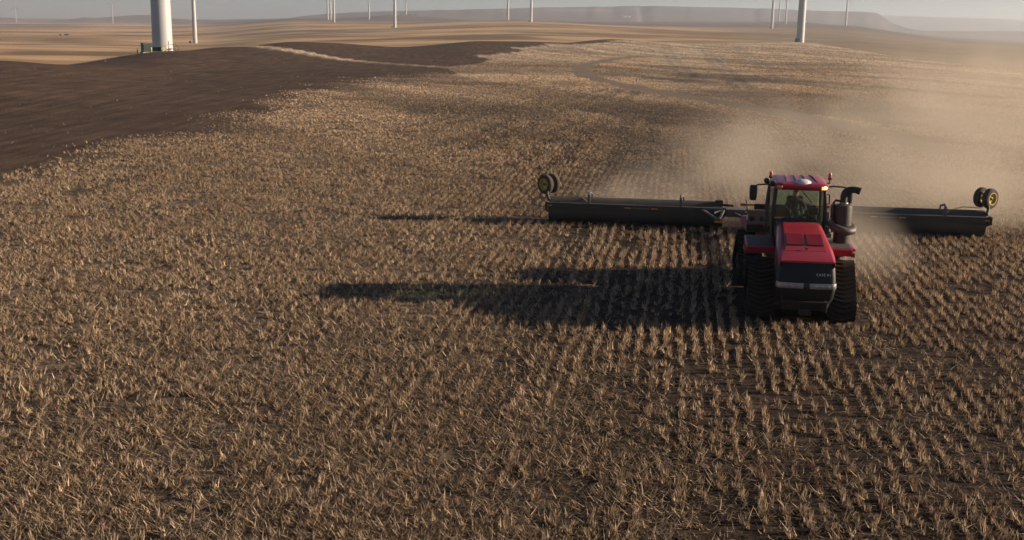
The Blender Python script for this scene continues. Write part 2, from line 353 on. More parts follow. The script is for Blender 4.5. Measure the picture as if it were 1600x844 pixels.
TRACKS = [[gnd(*q) for q in l] for l in (
 [(1095, 74), (1112, 92), (1140, 118), (1165, 140)], [(1150, 74), (1180, 95), (1225, 122)], [(1200, 78), (1240, 98), (1300, 126)], [(1262, 84), (1310, 104), (1380, 134)], [(1040, 76), (1052, 96), (1075, 120)],
 [(960, 78), (1080, 84), (1250, 92), (1420, 104)], [(990, 100), (1100, 106), (1260, 118)], [(940, 124), (1000, 112), (1110, 112), (1240, 130)],
 [(700, 235), (800, 196), (900, 160), (975, 132)], [(640, 205), (740, 180), (850, 150), (905, 122)], [(560, 190), (680, 165), (780, 140), (860, 118)], [(830, 262), (900, 205), (960, 160), (990, 135)], [(470, 205), (620, 178), (800, 168), (960, 172), (1080, 190)], [(760, 128), (840, 136), (920, 150), (1020, 172), (1120, 190)], [(1010, 240), (985, 215), (1000, 180), (1060, 160)], [(880, 128), (860, 160), (800, 200)])]
BARE = [(*gnd(a, b), r) for a, b, r in ((272, 626, .30), (252, 628, .16), (705, 715, .16), (400, 555, .15), (450, 508, .16), (480, 250, .7), (610, 240, .6), (755, 281, .45), (700, 252, .5), (120, 300, .6), (300, 318, .6))]
def spots(x, y):
    b = np.zeros(np.shape(x), bool)
    for cx, cy, r in BARE: b |= ((x - cx) / (1.5 * r)) ** 2 + ((y - cy) / r) ** 2 < .7 + .6 * vnoise(x * 5, y * 5, 48)
    return b
def bands(x, y):
    """paler and darker passes sweeping over the stubble"""
    w = 14 * (fbm(x / 60, y / 60, 63) - .5); b = fbm((x + w) / 30, (y + 2 * w) / 9, 64, 4); c = fbm((x * .8 + y * .35 + w) / 5, (y * .8 - x * .3) / 45, 65, 3)
    k = sstep(40, 110, np.hypot(x, y)); return 1 + k * (.30 * (sstep(.32, .68, b) - .5) + .55 * (sstep(.35, .65, c) - .5))
def fields(x, y):
    """tilled share, path share, weed/dark streak share for points on the near ground"""
    e = (fbm(x / 2.2, y / 2.2, 21) - .5) * 7 + (fbm(x / 9, y / 9, 22) - .5) * 13
    sc = np.clip(np.hypot(x, y) / 90, 0.4, 2.0)
    inn = inpoly(x, y, TILL); sd = polydist(x, y, EDGE) * np.where(inn, 1, -1) + e * .7 * sc; till = sstep(-5.0 * sc, 6.0 * sc, sd)
    till = np.where(inn & (polydist(x, y, EDGE) > 25), 1.0, till) * (inn | (y < 185))
    d1 = polydist(x, y, PATH1); d2 = polydist(x, y, PATH2)
    wob = (fbm(x / 5, y / 5, 25) - .5)
    path = np.maximum(1 - sstep(1.0, 2.0, d1 + wob * 2), 1 - sstep(1.4, 2.8, d2 + wob * 2.5))
    st = fbm(row_t(x, y) / 11, row_s(x, y) / 42, 31, 4)
    px, py = project(x, y, np.zeros_like(x))
    zone = np.exp(-(((px - 1080) / 190) ** 2 + ((py - 135) / 26) ** 2)) + .9 * np.exp(-(((px - 1080) / 130) ** 2 + ((py - 185) / 12) ** 2)) + .7 * np.exp(-(((px - 780) / 110) ** 2 + ((py - 118) / 10) ** 2)) + .5 * np.exp(-(((px - 640) / 200) ** 2 + ((py - 165) / 22) ** 2))
    # tangled wheel tracks and dark weedy streaks near the loop of the track
    lines = sstep(.50, .58, fbm(x / 26 + .6 * vnoise(x / 30, y / 30, 44), y / 9, 41, 3))
    dark = np.clip(zone * (0.25 + 1.1 * lines * sstep(.35, .55, st)), 0, 1) + .25 * sstep(.55, .7, st) * lines
    tram = np.zeros_like(x)
    for q in TRAM: tram = np.maximum(tram, (1 - .8 * sstep(50, 130, np.hypot(x, y))) * .8 * (0.5 + vnoise(x / 4, y / 4, 46)) * (1 - sstep(.28, .55, np.abs(row_t(x, y) - q + .6 * np.sin(row_s(x, y) / 70)))))
    for l in TRACKS:
        d = np.abs(polydist(x + wob * 2.5, y + wob * 2.5, l) - 1.1); tram = np.maximum(tram, .9 * (1 - sstep(.35, .9, d)) * (0.4 + .9 * vnoise(x / 9, y / 9, 47)))
    return till, path, np.clip(dark, 0, 1), np.clip(tram, 0, 1)

PX, PY = project(X, Y, Z)
till, path, dark, tram = fields(X, Y)
def C(*c): return np.array(c)
soil = C(.050, .032, .021); straw_far = C(.52, .40, .285); tilled = C(.084, .052, .033); tan = C(.185, .125, .085)
BLADE_END = 420.0
cov = sstep(40, 220, RR)[..., None]
chaff = (.30 * (1 - sstep(550, 1100, PX)))[..., None] * (1 - cov) * (0.5 + fbm(X / 2.5, Y / 2.5, 15))[..., None]     # chaff and fine straw cover
base = soil * 1.15 * (1 - cov) + straw_far * cov
base = base * (1 - chaff) + straw_far * .75 * chaff
base = base * np.clip(bands(X, Y), .35, 1.7)[..., None]
base = base * (1 - .7 * dark[..., None] * cov) * (1 - .45 * tram[..., None])
mask_s = np.ones_like(RR); mask_t = np.zeros_like(RR); mask_f = sstep(150, 600, RR)
# golden fields behind the crest, strips following the slopes
strip = fbm(PXA / 210 + .25 * np.log(RR), np.log(RR) * 13 + PXA / 900, 51, 3)
strip2 = fbm(PXA / 120, np.log(RR) * 28 + PXA / 500, 52, 2)
gold = C(.47, .295, .15) * (0.5 + .9 * sstep(.3, .72, strip))[..., None] * (0.85 + .3 * strip2)[..., None]
pale = C(.52, .40, .27)
gold = gold * (1 - .6 * sstep(.62, .72, strip2)[..., None]) + pale * .6 * sstep(.62, .72, strip2)[..., None]
dull = C(.15, .115, .10) * (0.7 + .6 * strip)[..., None]
olive = C(.26, .21, .135) * (0.7 + .6 * strip2)[..., None]
hyp = hp[None, :] + 0 * RR
crest = np.interp(pxa, [-900, 0, 250, 330, 450, 530, 620, 740, 820, 950, 1100, 1250, 1400, 1650], [230, 190, 275, 305, 350, 355, 372, 405, 420, 510, 520, 640, 420, 300])
behindc = sstep(1.0, 1.03, RR / crest[None, :])
right = sstep(1000, 1350, PXA + (strip - .5) * 200)
farcol = gold * (1 - right[..., None]) + (tan * 1.4 * (0.7 + .6 * strip[..., None]) * .5 + olive * .5) * right[..., None]
dd = sstep(1900, 2900, RR * np.interp(PXA, [0, 250, 500, 1000], [.35, .45, 1.0, 1.15]))[..., None]
farcol = farcol * (1 - dd) + dull * dd
pinkp = np.exp(-(((PXA - 905) / 45) ** 2) ** 2 - ((PY - 16) / 2.2) ** 2)[..., None]; farcol = farcol * (1 - pinkp) + pale * .8 * pinkp
rock = C(.085, .075, .070) * (0.45 + 1.1 * sstep(.3, .7, fbm(X / 260, Y / 260, 61, 4)))[..., None]
kk = (k * sstep(0.72, .8, RR / rD) * (.4 + .6 * sstep(860, 1060, PXA)))[..., None]; farcol = farcol * (1 - kk) + rock * kk
leftdark = (sstep(2600, 3000, RR) * (1 - sstep(4600, 5200, RR)) * (1 - sstep(90, 170, PXA)))[..., None]; farcol = farcol * (1 - .5 * leftdark) + C(.06, .045, .042) * .5 * leftdark
base = base * (1 - behindc[..., None]) + farcol * behindc[..., None]
ha = inpoly(X, Y, HILL_A) | (inpoly(X + (fbm(X / 12, Y / 12, 70) - .5) * 16, Y, HILL_B))
tb = np.clip(till + ha, 0, 1) * (1 - behindc)
base = base * (1 - tb[..., None]) + (tilled * (0.85 + .35 * fbm(X / 30, Y / 8, 71)[..., None])) * tb[..., None]
knoll = np.exp(-(((PX - 960) / 70) ** 2 + ((PY - 61) / 3.0) ** 2))[..., None] * (1 - behindc[..., None]); base = base * (1 - .6 * knoll) + C(.075, .07, .045) * .6 * knoll
base = base * (1 - path[..., None]) + C(.225, .167, .118) * path[..., None]
padr = np.hypot(X - gnd(258, 80)[0] * .9, Y - 262)
mask_t = tb * (1 - path); mask_s = (1 - behindc) * (1 - path * .85)
verts = np.stack([X, Y, Z], -1).reshape(-1, 3)
vi = np.arange(NR * NA).reshape(NR, NA); nxt = np.roll(vi, -1, 1)
quads = np.stack([vi[:-1], nxt[:-1], nxt[1:], vi[1:]], -1).reshape(-1, 4)
def fast_mesh(name, verts, quads):
    me = bpy.data.meshes.new(name); nv, nq = len(verts), len(quads); k_ = quads.shape[1]
    me.vertices.add(nv); me.vertices.foreach_set('co', np.ascontiguousarray(verts, np.float32).ravel())
    me.loops.add(nq * k_); me.loops.foreach_set('vertex_index', np.ascontiguousarray(quads, np.int32).ravel())
    me.polygons.add(nq); me.polygons.foreach_set('loop_start', np.arange(0, nq * k_, k_, dtype=np.int32))
    me.update(calc_edges=True); return me
def set_attr(me, name, rgb):
    a = me.attributes.new(name, 'FLOAT_COLOR', 'POINT')
    a.data.foreach_set('color', np.concatenate([rgb, np.ones((len(rgb), 1))], 1).astype(np.float32).ravel())
gm = fast_mesh('ground', verts, quads[:, ::-1])
bmn = len(gm.vertices)
set_attr(gm, 'base', base.reshape(-1, 3)); set_attr(gm, 'mask', np.stack([mask_s, mask_t, mask_f], -1).reshape(-1, 3))
gm.polygons.foreach_set('use_smooth', np.ones(len(gm.polygons), bool)); gm.materials.append(MATS['field_ground'])
ground = bpy.data.objects.new('ground', gm); COL.objects.link(ground); ground['kind'] = 'structure'

# ------------------------------------------------------------------ where the machines stand (needed before the straw is strewn)
TP = (8.26, 31.1); RP = (10.36, 46.45); TYAW, RYAW = -PSI, -R(7.8)
def local(x, y, P, yaw):
    dx, dy = x - P[0], y - P[1]; c, s = math.cos(-yaw), math.sin(-yaw)
    return dx * c - dy * s, dx * s + dy * c

# ------------------------------------------------------------------ stubble and straw
def blades(px, py, n_per, hmin, hmax, width, spread, lean, col, jitter):
    """px,py: tuft centres; returns (verts 4 per blade, colours)"""
    n = len(px); idx = np.repeat(np.arange(n), n_per); m = len(idx)
    az = RNG.random(m) * 2 * math.pi; rr = RNG.random(m) ** .7 * spread[idx]
    bx = px[idx] + np.cos(az) * rr; by = py[idx] + np.sin(az) * rr
    h = (hmin + (hmax - hmin) * RNG.random(m)) * jitter[idx]
    tl = np.clip(np.abs(RNG.normal(0, 1, m)) * .30 + lean[idx] * .6, 0, 1.5)
    la = (RNG.random(n) * 2 * math.pi)[idx] + RNG.normal(0, .9, m)
    dx = np.cos(la) * np.sin(tl) * h; dy = np.sin(la) * np.sin(tl) * h; dz = np.cos(tl) * h
    fa = RNG.random(m) * math.pi; w = width[idx] * (0.7 + .6 * RNG.random(m)) * .5
    wx = np.cos(fa) * w; wy = np.sin(fa) * w
    z0 = RNG.random(m) * .02 - .01
    v = np.empty((m, 3, 3))
    v[:, 0] = np.stack([bx - wx, by - wy, z0], -1); v[:, 1] = np.stack([bx + wx, by + wy, z0], -1)
    v[:, 2] = np.stack([bx + dx, by + dy, z0 + dz], -1)
    g = (.42 + .75 * RNG.random(m) + .5 * (RNG.random(m) > .82))[:, None]
    c = col[idx] * g; c[:, 2] *= (.85 + .3 * RNG.random(m))
    return v.reshape(-1, 3), np.repeat(c, 3, 0)
ROWSP, STEP = .36, .085
t0 = np.arange(-165, 140, ROWSP); s0 = np.arange(10, 260, STEP)
tt, ss = np.meshgrid(t0, s0, indexing='ij'); tt = tt.ravel(); ss = ss.ravel()
D0 = np.hypot(tt, ss)
keep = (D0 > 13) & (D0 < 250) & (np.abs(tt + ss * math.tan(PSI)) < ss * .60 + 6); tt = tt[keep]; ss = ss[keep]
Dk = np.hypot(tt, ss)
pk = np.minimum(1, (58 / Dk) ** 1.6)
keep = RNG.random(len(tt)) < pk; tt = tt[keep]; ss = ss[keep]; pk = pk[keep]
tt = tt + RNG.normal(0, 1, len(tt)) * (.05 + .06 * sstep(45, 110, Dk[keep])) + .22 * (fbm(tt / 3, ss / 4, 77) - .5); ss = ss + (RNG.random(len(ss)) - .5) * STEP * 1.4
tx = tt * math.cos(PSI) + ss * math.sin(PSI); ty = -tt * math.sin(PSI) + ss * math.cos(PSI)
FN = 110000                                   # beyond the rows one can tell apart: coarser clumps
fD = 225 * np.exp(RNG.random(FN) * math.log(540 / 225.)); fA = (RNG.random(FN) - .44) * 1.0
tx = np.concatenate([tx, fD * np.sin(fA)]); ty = np.concatenate([ty, fD * np.cos(fA)]); pk = np.concatenate([pk, np.ones(FN)])
TPX, TPY = project(tx, ty, np.zeros_like(tx))
keep = (TPX > -260) & (TPX < 1900) & (TPY < 980) & (TPY > 55); tx, ty, pk, TPX, TPY = [q[keep] for q in (tx, ty, pk, TPX, TPY)]
ti, pa, dk, tr = fields(tx, ty)
patch = fbm(tx / 1.3, ty / 1.3, 81, 3); big = fbm(tx / 7, ty / 10, 82, 3); bare = fbm(tx / 1.1 + 40, ty / .8, 83, 2)
leftside = 1 - sstep(600, 1150, TPX + (big - .5) * 300)          # thicker, flattened straw over this side of the field
lowright = sstep(700, 1300, TPX) * sstep(430, 640, TPY)
dens = 0.82 + .13 * leftside - .20 * lowright + .25 * sstep(50, 110, np.hypot(tx, ty))
p = dens * (0.42 + 1.0 * sstep(.32, .60, patch)) * (0.75 + .5 * big)
p = np.where(np.hypot(tx, ty) > 225, .9 * ~(inpoly(tx, ty, HILL_A) | inpoly(tx, ty, HILL_B)) * (np.hypot(tx, ty) < np.interp(TPX, pxa[np.argsort(pxa)], crest[np.argsort(pxa)])), p)
p *= np.clip(bands(tx, ty), .3, 1.4)
p *= (1 - sstep(.66, .72, bare) * .95) * (1 - ti * .9995) * (1 - pa) * (1 - .88 * dk) * (1 - .72 * tr)
lx, ly = local(tx, ty, TP, TYAW)
under = (np.abs(lx) < 1.75) & (ly > -.1) & (ly < 8.0)
qx, qy = local(tx, ty, RP, RYAW)
rolled = (np.abs(qx) < 9.1) & (qy > -.35); p = np.where(under | ((np.abs(qx) < 9.1) & (qy > -.6) & (qy < 2.1)), 0, p)
keep = (RNG.random(len(tx)) < p) & ~spots(tx, ty)
tx, ty, pk, TPX, TPY, leftside, lowright, patch, big, ti, rolled, dk = [q[keep] for q in (tx, ty, pk, TPX, TPY, leftside, lowright, patch, big, ti, rolled, dk)]
n = len(tx); DD = np.hypot(tx, ty)
grow = np.clip(DD / 50, 1, 7)
colr = C(.47, .345, .228)[None, :] * (0.75 + .45 * RNG.random(n))[:, None] * (0.85 + .35 * big)[:, None] * np.clip(bands(tx, ty), .55, 1.3)[:, None] * (1 + .22 * sstep(60, 130, DD))[:, None]
rust = (RNG.random(n) < .10 + .12 * sstep(.55, .7, fbm(tx / 2.5, ty / 2.5, 90)))
colr[rust] = C(.27, .17, .11) * (0.8 + .4 * RNG.random(rust.sum()))[:, None]
nper = np.where(DD < 34, 10, np.where(DD < 60, 9, 10)).astype(int)
nper = np.maximum(3, (nper * (0.6 + .8 * RNG.random(n))).astype(int))
lean = np.clip(.12 + 1.5 * leftside * RNG.random(n) ** 1.5 + np.where(rolled, .75, 0), 0, 1.3) + .1 * RNG.random(n)
jit = (0.55 + .6 * RNG.random(n)) * (1 - .3 * sstep(45, 120, DD)) * np.where(rolled, .8, 1.0) * (1 - .25 * lowright * RNG.random(n))
VS, CS = [], []
v, c = blades(tx, ty, nper, .08, .27, (.030 - .006 * sstep(30, 60, DD)) * grow, .045 + .012 * grow, lean, colr, jit); VS.append(v); CS.append(c)
# loose straw lying between the rows
m = 900000
dl = np.exp(RNG.random(m) * math.log(170 / 15.)) * 15; al = (RNG.random(m) - .5) * 1.2
sx, sy = dl * np.sin(al), dl * np.cos(al)
ti2, pa2, dk2, _ = fields(sx, sy); lx, ly = local(sx, sy, TP, TYAW)
SPX, SPY = project(sx, sy, np.zeros_like(sx)); lz = 1 - sstep(550, 1150, SPX + (fbm(sx / 7, sy / 10, 82, 3) - .5) * 300)
kp = ~spots(sx, sy) & (RNG.random(m) < .15 + .80 * np.maximum(lz, .8 * sstep(50, 90, dl))) & (RNG.random(m) > ti2 * .992) & (pa2 < .3) & (RNG.random(m) < .25 + .75 * sstep(.35, .6, fbm(sx / 1.6, sy / 1.6, 95))) & ~((np.abs(lx) < 1.7) & (ly > -.2) & (ly < 8))
sx, sy, dl = sx[kp], sy[kp], dl[kp]; n2 = len(sx)
c2 = C(.43, .315, .21)[None, :] * (0.5 + .6 * RNG.random(n2))[:, None]
v, c = blades(sx, sy, np.ones(n2, int), .10, .30, .027 * np.clip(dl / 55, 1, 3.5), np.full(n2, .02), .9 + 1.4 * RNG.random(n2), c2, np.ones(n2)); v[:, 2] += .012; VS.append(v); CS.append(c)
# hazy russet weeds, fine twigs
wn = 3200; dl = np.sqrt(RNG.random(wn) * (90 ** 2 - 15 ** 2) + 15 ** 2); al = (RNG.random(wn) - .5) * 1.12
wx, wy = dl * np.sin(al), dl * np.cos(al); ti3, pa3, _, _ = fields(wx, wy); WPX, WPY = project(wx, wy, np.zeros_like(wx))
lx, ly = local(wx, wy, TP, TYAW); qx, qy = local(wx, wy, RP, RYAW)
kp = (ti3 < .5) & (pa3 < .3) & (RNG.random(wn) < sstep(.45, .62, fbm(wx / 3, wy / 3, 97)) * (.35 + .65 * sstep(500, 1100, WPX))) & ~((np.abs(lx) < 2.2) & (ly > -1.2) & (ly < 9)) & ~((np.abs(qx) < 9.5) & (qy > -1))
wx, wy = wx[kp], wy[kp]; n3 = len(wx); gsz = (0.6 + .7 * RNG.random(n3))
c3 = C(.24, .145, .092)[None, :] * (0.8 + .4 * RNG.random(n3))[:, None]
v, c = blades(wx, wy, np.full(n3, 46), .10, .26, np.full(n3, .011) * np.clip(np.hypot(wx, wy) / 30, 1, 3), .16 * gsz, np.full(n3, .75), c3, gsz); VS.append(v); CS.append(c)
VS = np.concatenate(VS); CS = np.concatenate(CS)
vr = np.hypot(VS[:, 0], VS[:, 1]); far_ = np.where(vr > 90)[0]
fi = np.clip(np.searchsorted(rad, vr[far_]) - 1, 0, NR - 2); fa_ = np.arctan2(VS[far_, 0], VS[far_, 1]); fj = np.clip(np.searchsorted(angs, fa_) - 1, 0, NA - 2)
fu = (vr[far_] - rad[fi]) / (rad[fi + 1] - rad[fi]); fw_ = (fa_ - angs[fj]) / (angs[fj + 1] - angs[fj])
VS[far_, 2] += (Z[fi, fj] * (1 - fw_) + Z[fi, fj + 1] * fw_) * (1 - fu) + (Z[fi + 1, fj] * (1 - fw_) + Z[fi + 1, fj + 1] * fw_) * fu
sm = fast_mesh('stubble', VS, np.arange(len(VS)).reshape(-1, 3)); set_attr(sm, 'tint', np.clip(CS, 0, 1)); sm.materials.append(MATS['straw'])
stubble = bpy.data.objects.new('straw_stubble', sm); COL.objects.link(stubble); stubble['kind'] = 'stuff'
stubble['label'] = 'short cut golden straw stubble and loose straw over the field'; stubble['category'] = 'stubble'
print('blades', len(VS) // 3, 'ground quads', len(quads))
#MACHINES
# ------------------------------------------------------------------ tractor
tractor = empty('tracked_tractor', (TP[0], TP[1], 0), TYAW)
tag(tractor, 'dusty red articulated tractor on four black rubber tracks towing the land roller', 'tractor')
def plan_loop(w, yf, z, yb, r=.15, n=6):
    """horizontal outline of the nose: rounded front corners, flat back"""
    pts = [(-w, yb, z)]
    for k in range(n + 1):
        a = math.pi + math.pi / 2 * k / n; pts.append((-w + r + r * math.cos(a), yf + r + r * math.sin(a) + .05, z))
    pts += [(-w * .35, yf + .012, z), (0, yf, z), (w * .35, yf + .012, z)]
    for k in range(n + 1):
        a = 1.5 * math.pi + math.pi / 2 * k / n; pts.append((w - r + r * math.cos(a), yf + r + r * math.sin(a) + .05, z))
    return pts + [(w, yb, z)]
def nose(zs, ws, yfs, name, m, yb=.15, parent=tractor, smooth=40):
    return MB().loft([plan_loop(w, yf, z, yb) for z, w, yf in zip(zs, ws, yfs)]).build(name, m, parent, smooth)
nose([1.30, 1.5, 1.7, 1.84, 1.885], [.80, .79, .77, .755, .742], [-.77, -.745, -.70, -.65, -.62], 'grille', 'grille_black', .42)
nose([.78, .9, 1.1, 1.155], [.74, .77, .80, .80], [-.70, -.74, -.77, -.77], 'lower_grille', 'grille_black', .42)
# lamp band round the nose: two lamps and a dark middle piece
def band(x0, x1, name, m, z0=1.16, z1=1.315, out=.022, parent=tractor):
    lp0 = plan_loop(.80 + out, -.772 - out, z0, .05, .16, 10); lp1 = plan_loop(.80 + out, -.772 - out, z1, .05, .16, 10)
    def clip(lp):
        q = []
        for k in range(60):
            x = x0 + (x1 - x0) * k / 59; xs = sorted(lp[1:-1], key=lambda p: p[0]); q.append((x, float(np.interp(x, [p[0] for p in xs], [p[1] for p in xs])), lp[0][2]))
        return q
    a, b = clip(lp0), clip(lp1); mid = [(p[0], p[1] - .022, (z0 + z1) / 2) for p in a]
    back = [(p[0] * .96, p[1] + .09, p[2]) for p in a]; back2 = [(p[0] * .96, p[1] + .09, p[2]) for p in b]
    loops = [[a[i], mid[i], b[i], back2[i], back[i]] for i in range(60)]
    return MB().loft(loops).build(name, m, parent, 40)
hl = band(-.825, -.085, 'headlight', 'chrome_lamp'); hr_ = band(.085, .825, 'headlight', 'chrome_lamp'); band(-.083, .083, 'lamp_divider', 'black_plastic', out=.014)
for s, par in ((-1, hl), (1, hr_)):
    for q in (.22, .40, .58):
        MB().lathe([(0, .055), (.012, .055), (.02, .04)], (s * q, -.83 + .10 * max(0, q - .45), 1.237), (0, -1, 0), 16).build('lamp_lens', 'chrome_lamp', par, 40)
nose([.50, .60, .76], [.60, .66, .70], [-.60, -.64, -.66], 'front_frame', 'cast_iron')
MB().tube([(-.62, -.78, .80), (-.3, -.84, .79), (.3, -.84, .79), (.62, -.78, .80)], .035, 10).build('front_bar', 'cast_iron', tractor, 40)
MB().box(-.16, .16, -.86, -.6, .42, .60).build('tow_bracket', 'cast_iron', tractor, bevel=.015)
MB().box(.50, .58, -.86, -.6, .52, .82).build('step_bracket', 'cast_iron', tractor, bevel=.01)
# hood
def hood_loop(y, ws, zs, wt, zt, zb):
    pts = []
    for s in (-1, 1):
        q = [(s * ws, y, zb), (s * (ws + .015), y, zs - .16), (s * ws, y, zs), (s * (ws * .93), y, zs + (zt - zs) * .45), (s * (wt + (ws - wt) * .35), y, zs + (zt - zs) * .82), (s * wt, y, zt - .006), (s * wt * .5, y, zt)]
        pts += q if s < 0 else q[::-1]
    return pts
HS = [(-.63, .745, 1.895, .67, 1.915, 1.86), (-.52, .76, 1.92, .67, 1.955, 1.84), (-.25, .775, 1.97, .66, 2.03, 1.84), (.3, .775, 2.05, .62, 2.15, 1.80), (.40, .775, 2.065, .615, 2.165, 1.25), (1.0, .735, 2.17, .57, 2.31, 1.25), (1.7, .69, 2.31, .53, 2.45, 1.3), (2.15, .66, 2.39, .51, 2.53, 1.35)]
hood = MB().loft([hood_loop(*h) for h in HS]).build('hood', 'red_paint', tractor, 38)
MB().loft([hood_loop(2.14, .665, 2.392, .515, 2.536, 1.35), hood_loop(2.52, .63, 2.46, .49, 2.60, 1.35)]).build('rear_cowl', 'black_plastic', tractor, 38)
def hood_z(y): return float(np.interp(y, [h[0] for h in HS], [h[4] for h in HS]))
# raised centre panel with a scoop edge, vents and slats
def panel(y0, y1, w0, w1, lift, name, m, parent, x0=None):
    L0 = []
    for k in range(9):
        u = k / 8; y = y0 + (y1 - y0) * u; w = w0 + (w1 - w0) * u; z = hood_z(y); l = lift * min(1, 4 * u + .12) * min(1, 4 * (1 - u) + .3)
        c = 0 if x0 is None else x0
        L0.append([(c - w, y, z - .03), (c - w * .96, y, z + l * .8), (c, y, z + l), (c + w * .96, y, z + l * .8), (c + w, y, z - .03)])
    return MB().loft(L0).build(name, m, parent, 40)
panel(-.02, 2.12, .58, .50, .05, 'hood_bulge', 'red_paint', hood)
for s in (-1, 1):
    vent = MB().box(s * .28 - .235, s * .28 + .235, 0, .78, -.012, .006).build('vent', 'black_plastic', hood)
    vent.location = (0, .28, hood_z(.28) + .050); vent.rotation_euler = (math.atan2(hood_z(1.06) - hood_z(.28), .78), 0, 0)
    sl = None
    for k in range(6):
        if sl is None:
            sl = MB().add([(-.21, 0, 0), (.21, 0, 0), (.21, .068, .030), (-.21, .068, .030), (-.21, 0, -.01), (.21, 0, -.01), (.21, .068, -.006), (-.21, .068, -.006)], [(0, 1, 2, 3), (7, 6, 5, 4), (0, 4, 5, 1), (1, 5, 6, 2), (2, 6, 7, 3), (3, 7, 4, 0)]).build('slat', 'red_paint', vent); o = sl
        else:
            o = sl.copy(); COL.objects.link(o); o.parent = vent
        o.location = (s * .28, .04 + k * .125, .008)
MB().lathe([(0, .05), (.014, .05), (.02, .03)], (.02, .02, hood_z(.02) + .045), (0, -.3, 1), 16).build('emblem', 'black_plastic', hood, 40)
# maker's lettering on the grille, letter by letter
lx_ = .24
for ch_ in 'CASE IH':
    if ch_ == ' ': lx_ += .03; continue
    tcu = bpy.data.curves.new('letter', 'FONT'); tcu.body = ch_; tcu.size = .095; tcu.extrude = .004
    to = bpy.data.objects.new('letter', tcu); COL.objects.link(to); dg = bpy.context.evaluated_depsgraph_get(); tme = bpy.data.meshes.new_from_object(to.evaluated_get(dg)); bpy.data.objects.remove(to)
    tme.materials.clear(); tme.materials.append(MATS['white_plastic']); lo = bpy.data.objects.new('letter', tme); COL.objects.link(lo); lo.parent = tractor
    lo.location = (lx_, -.752 + .03 * max(0, lx_ - .3), 1.535); lo.rotation_euler = (R(80), 0, R(3)); lx_ += max(v.co.x for v in tme.vertices) + .012

# ---- track units
def hull_path(circles, n=90):
    pts = []
    for cy, cz, r in circles:
        pts += [(cy + r * math.cos(a), cz + r * math.sin(a)) for a in np.linspace(0, 2 * math.pi, 73)[:-1]]
    pts = sorted(set(pts))
    def half(P):
        h = []
        for p in P:
            while len(h) > 1 and (h[-1][0] - h[-2][0]) * (p[1] - h[-2][1]) - (h[-1][1] - h[-2][1]) * (p[0] - h[-2][0]) <= 0: h.pop()
            h.append(p)
        return h[:-1]
    H_ = half(pts) + half(pts[::-1]); H_.append(H_[0])
    L = [0]
    for a, b in zip(H_[:-1], H_[1:]): L.append(L[-1] + math.hypot(b[0] - a[0], b[1] - a[1]))
    u = np.linspace(0, L[-1], n + 1)[:-1]
    return list(zip(np.interp(u, L, [p[0] for p in H_]), np.interp(u, L, [p[1] for p in H_]))), L[-1]
CIRC = [(0, 1.16, .40), (-.80, .40, .33), (.80, .40, .33)]
TW = .74
lug_mesh = None
def make_track():
    global lug_mesh
    tr_ = empty('track')
    outer, Ln = hull_path(CIRC, 96); inner, _ = hull_path([(y, z, r - .045) for y, z, r in CIRC], 96)
    mb = MB(); n = 96; vs = []
    for (y, z), (y2, z2) in zip(outer, inner): vs += [(-TW / 2, y, z), (TW / 2, y, z), (TW / 2, y2, z2), (-TW / 2, y2, z2)]
    fs = []
    for i in range(n):
        j = (i + 1) % n
        for k in range(4): fs.append((i * 4 + k, i * 4 + (k + 1) % 4, j * 4 + (k + 1) % 4, j * 4 + k))
    belt = mb.add(vs, fs).build('belt', 'rubber', tr_, 40)
    NL = 42; lp, _ = hull_path(CIRC, NL * 4)
    for i in range(NL):
        y, z = lp[i * 4]; y2, z2 = lp[(i * 4 + 1) % (NL * 4)]; y1, z1 = lp[(i * 4 - 1) % (NL * 4)]
        ang = math.atan2(z2 - z1, y2 - y1)
        if lug_mesh is None:      # a swept bar: runs across the belt with a kink at the middle
            b = MB(); P = [(-TW / 2 - .005, -.07), (-.05, .05), (.05, .05), (TW / 2 + .005, -.07)]
            loops = [[(x, q - .045, .004), (x, q - .030, -.062), (x, q + .030, -.062), (x, q + .045, .004)] for x, q in P]
            o = b.loft(loops).build('lug', 'lug_rubber', belt, bevel=0); lug_mesh = o.data
        else:
            o = bpy.data.objects.new('lug', lug_mesh); COL.objects.link(o); o.parent = belt
        o.location = (0, y, z); o.rotation_euler = (ang, 0, 0)
    def wheel(name, cy, cz, r, m='cast_iron'):
        w = MB().lathe([(-.26, r * .35), (-.26, r), (-.08, r), (-.08, r * .8), (.08, r * .8), (.08, r), (.26, r), (.27, r * .82), (.20, r * .7), (.20, r * .3), (.28, r * .26), (.28, .01)], (0, cy, cz), (1, 0, 0), 32).build(name, m, tr_, 40)
        w2 = MB()
        MB().lathe([(-.30, .01), (-.30, r * .3), (-.26, r * .4)], (0, cy, cz), (1, 0, 0), 20).build('hub', m, w, 40)
    wheel('drive_wheel', 0, 1.16, .345); wheel('idler_wheel', -.80, .40, .275); wheel('idler_wheel', .80, .40, .275)
    for q in (-.34, 0, .34): wheel('road_wheel', q, .25, .165)
    MB().prism([(-.85, .36), (.85, .36), (.85, .48), (.15, .75), (.12, 1.1), (-.12, 1.1), (-.15, .75), (-.85, .48)], 'x', -.07, .07).build('undercarriage', 'cast_iron', tr_, bevel=.02)
    return tr_
track0 = make_track()
rear = (0, 3.75, R(3.0))     # articulation joint: the rear half swings a little towards -x
def rear_pos(x, y):
    dx, dy = x, y - rear[1]; c, s = math.cos(rear[2]), math.sin(rear[2]); return dx * c - dy * s, rear[1] + dx * s + dy * c
first = True
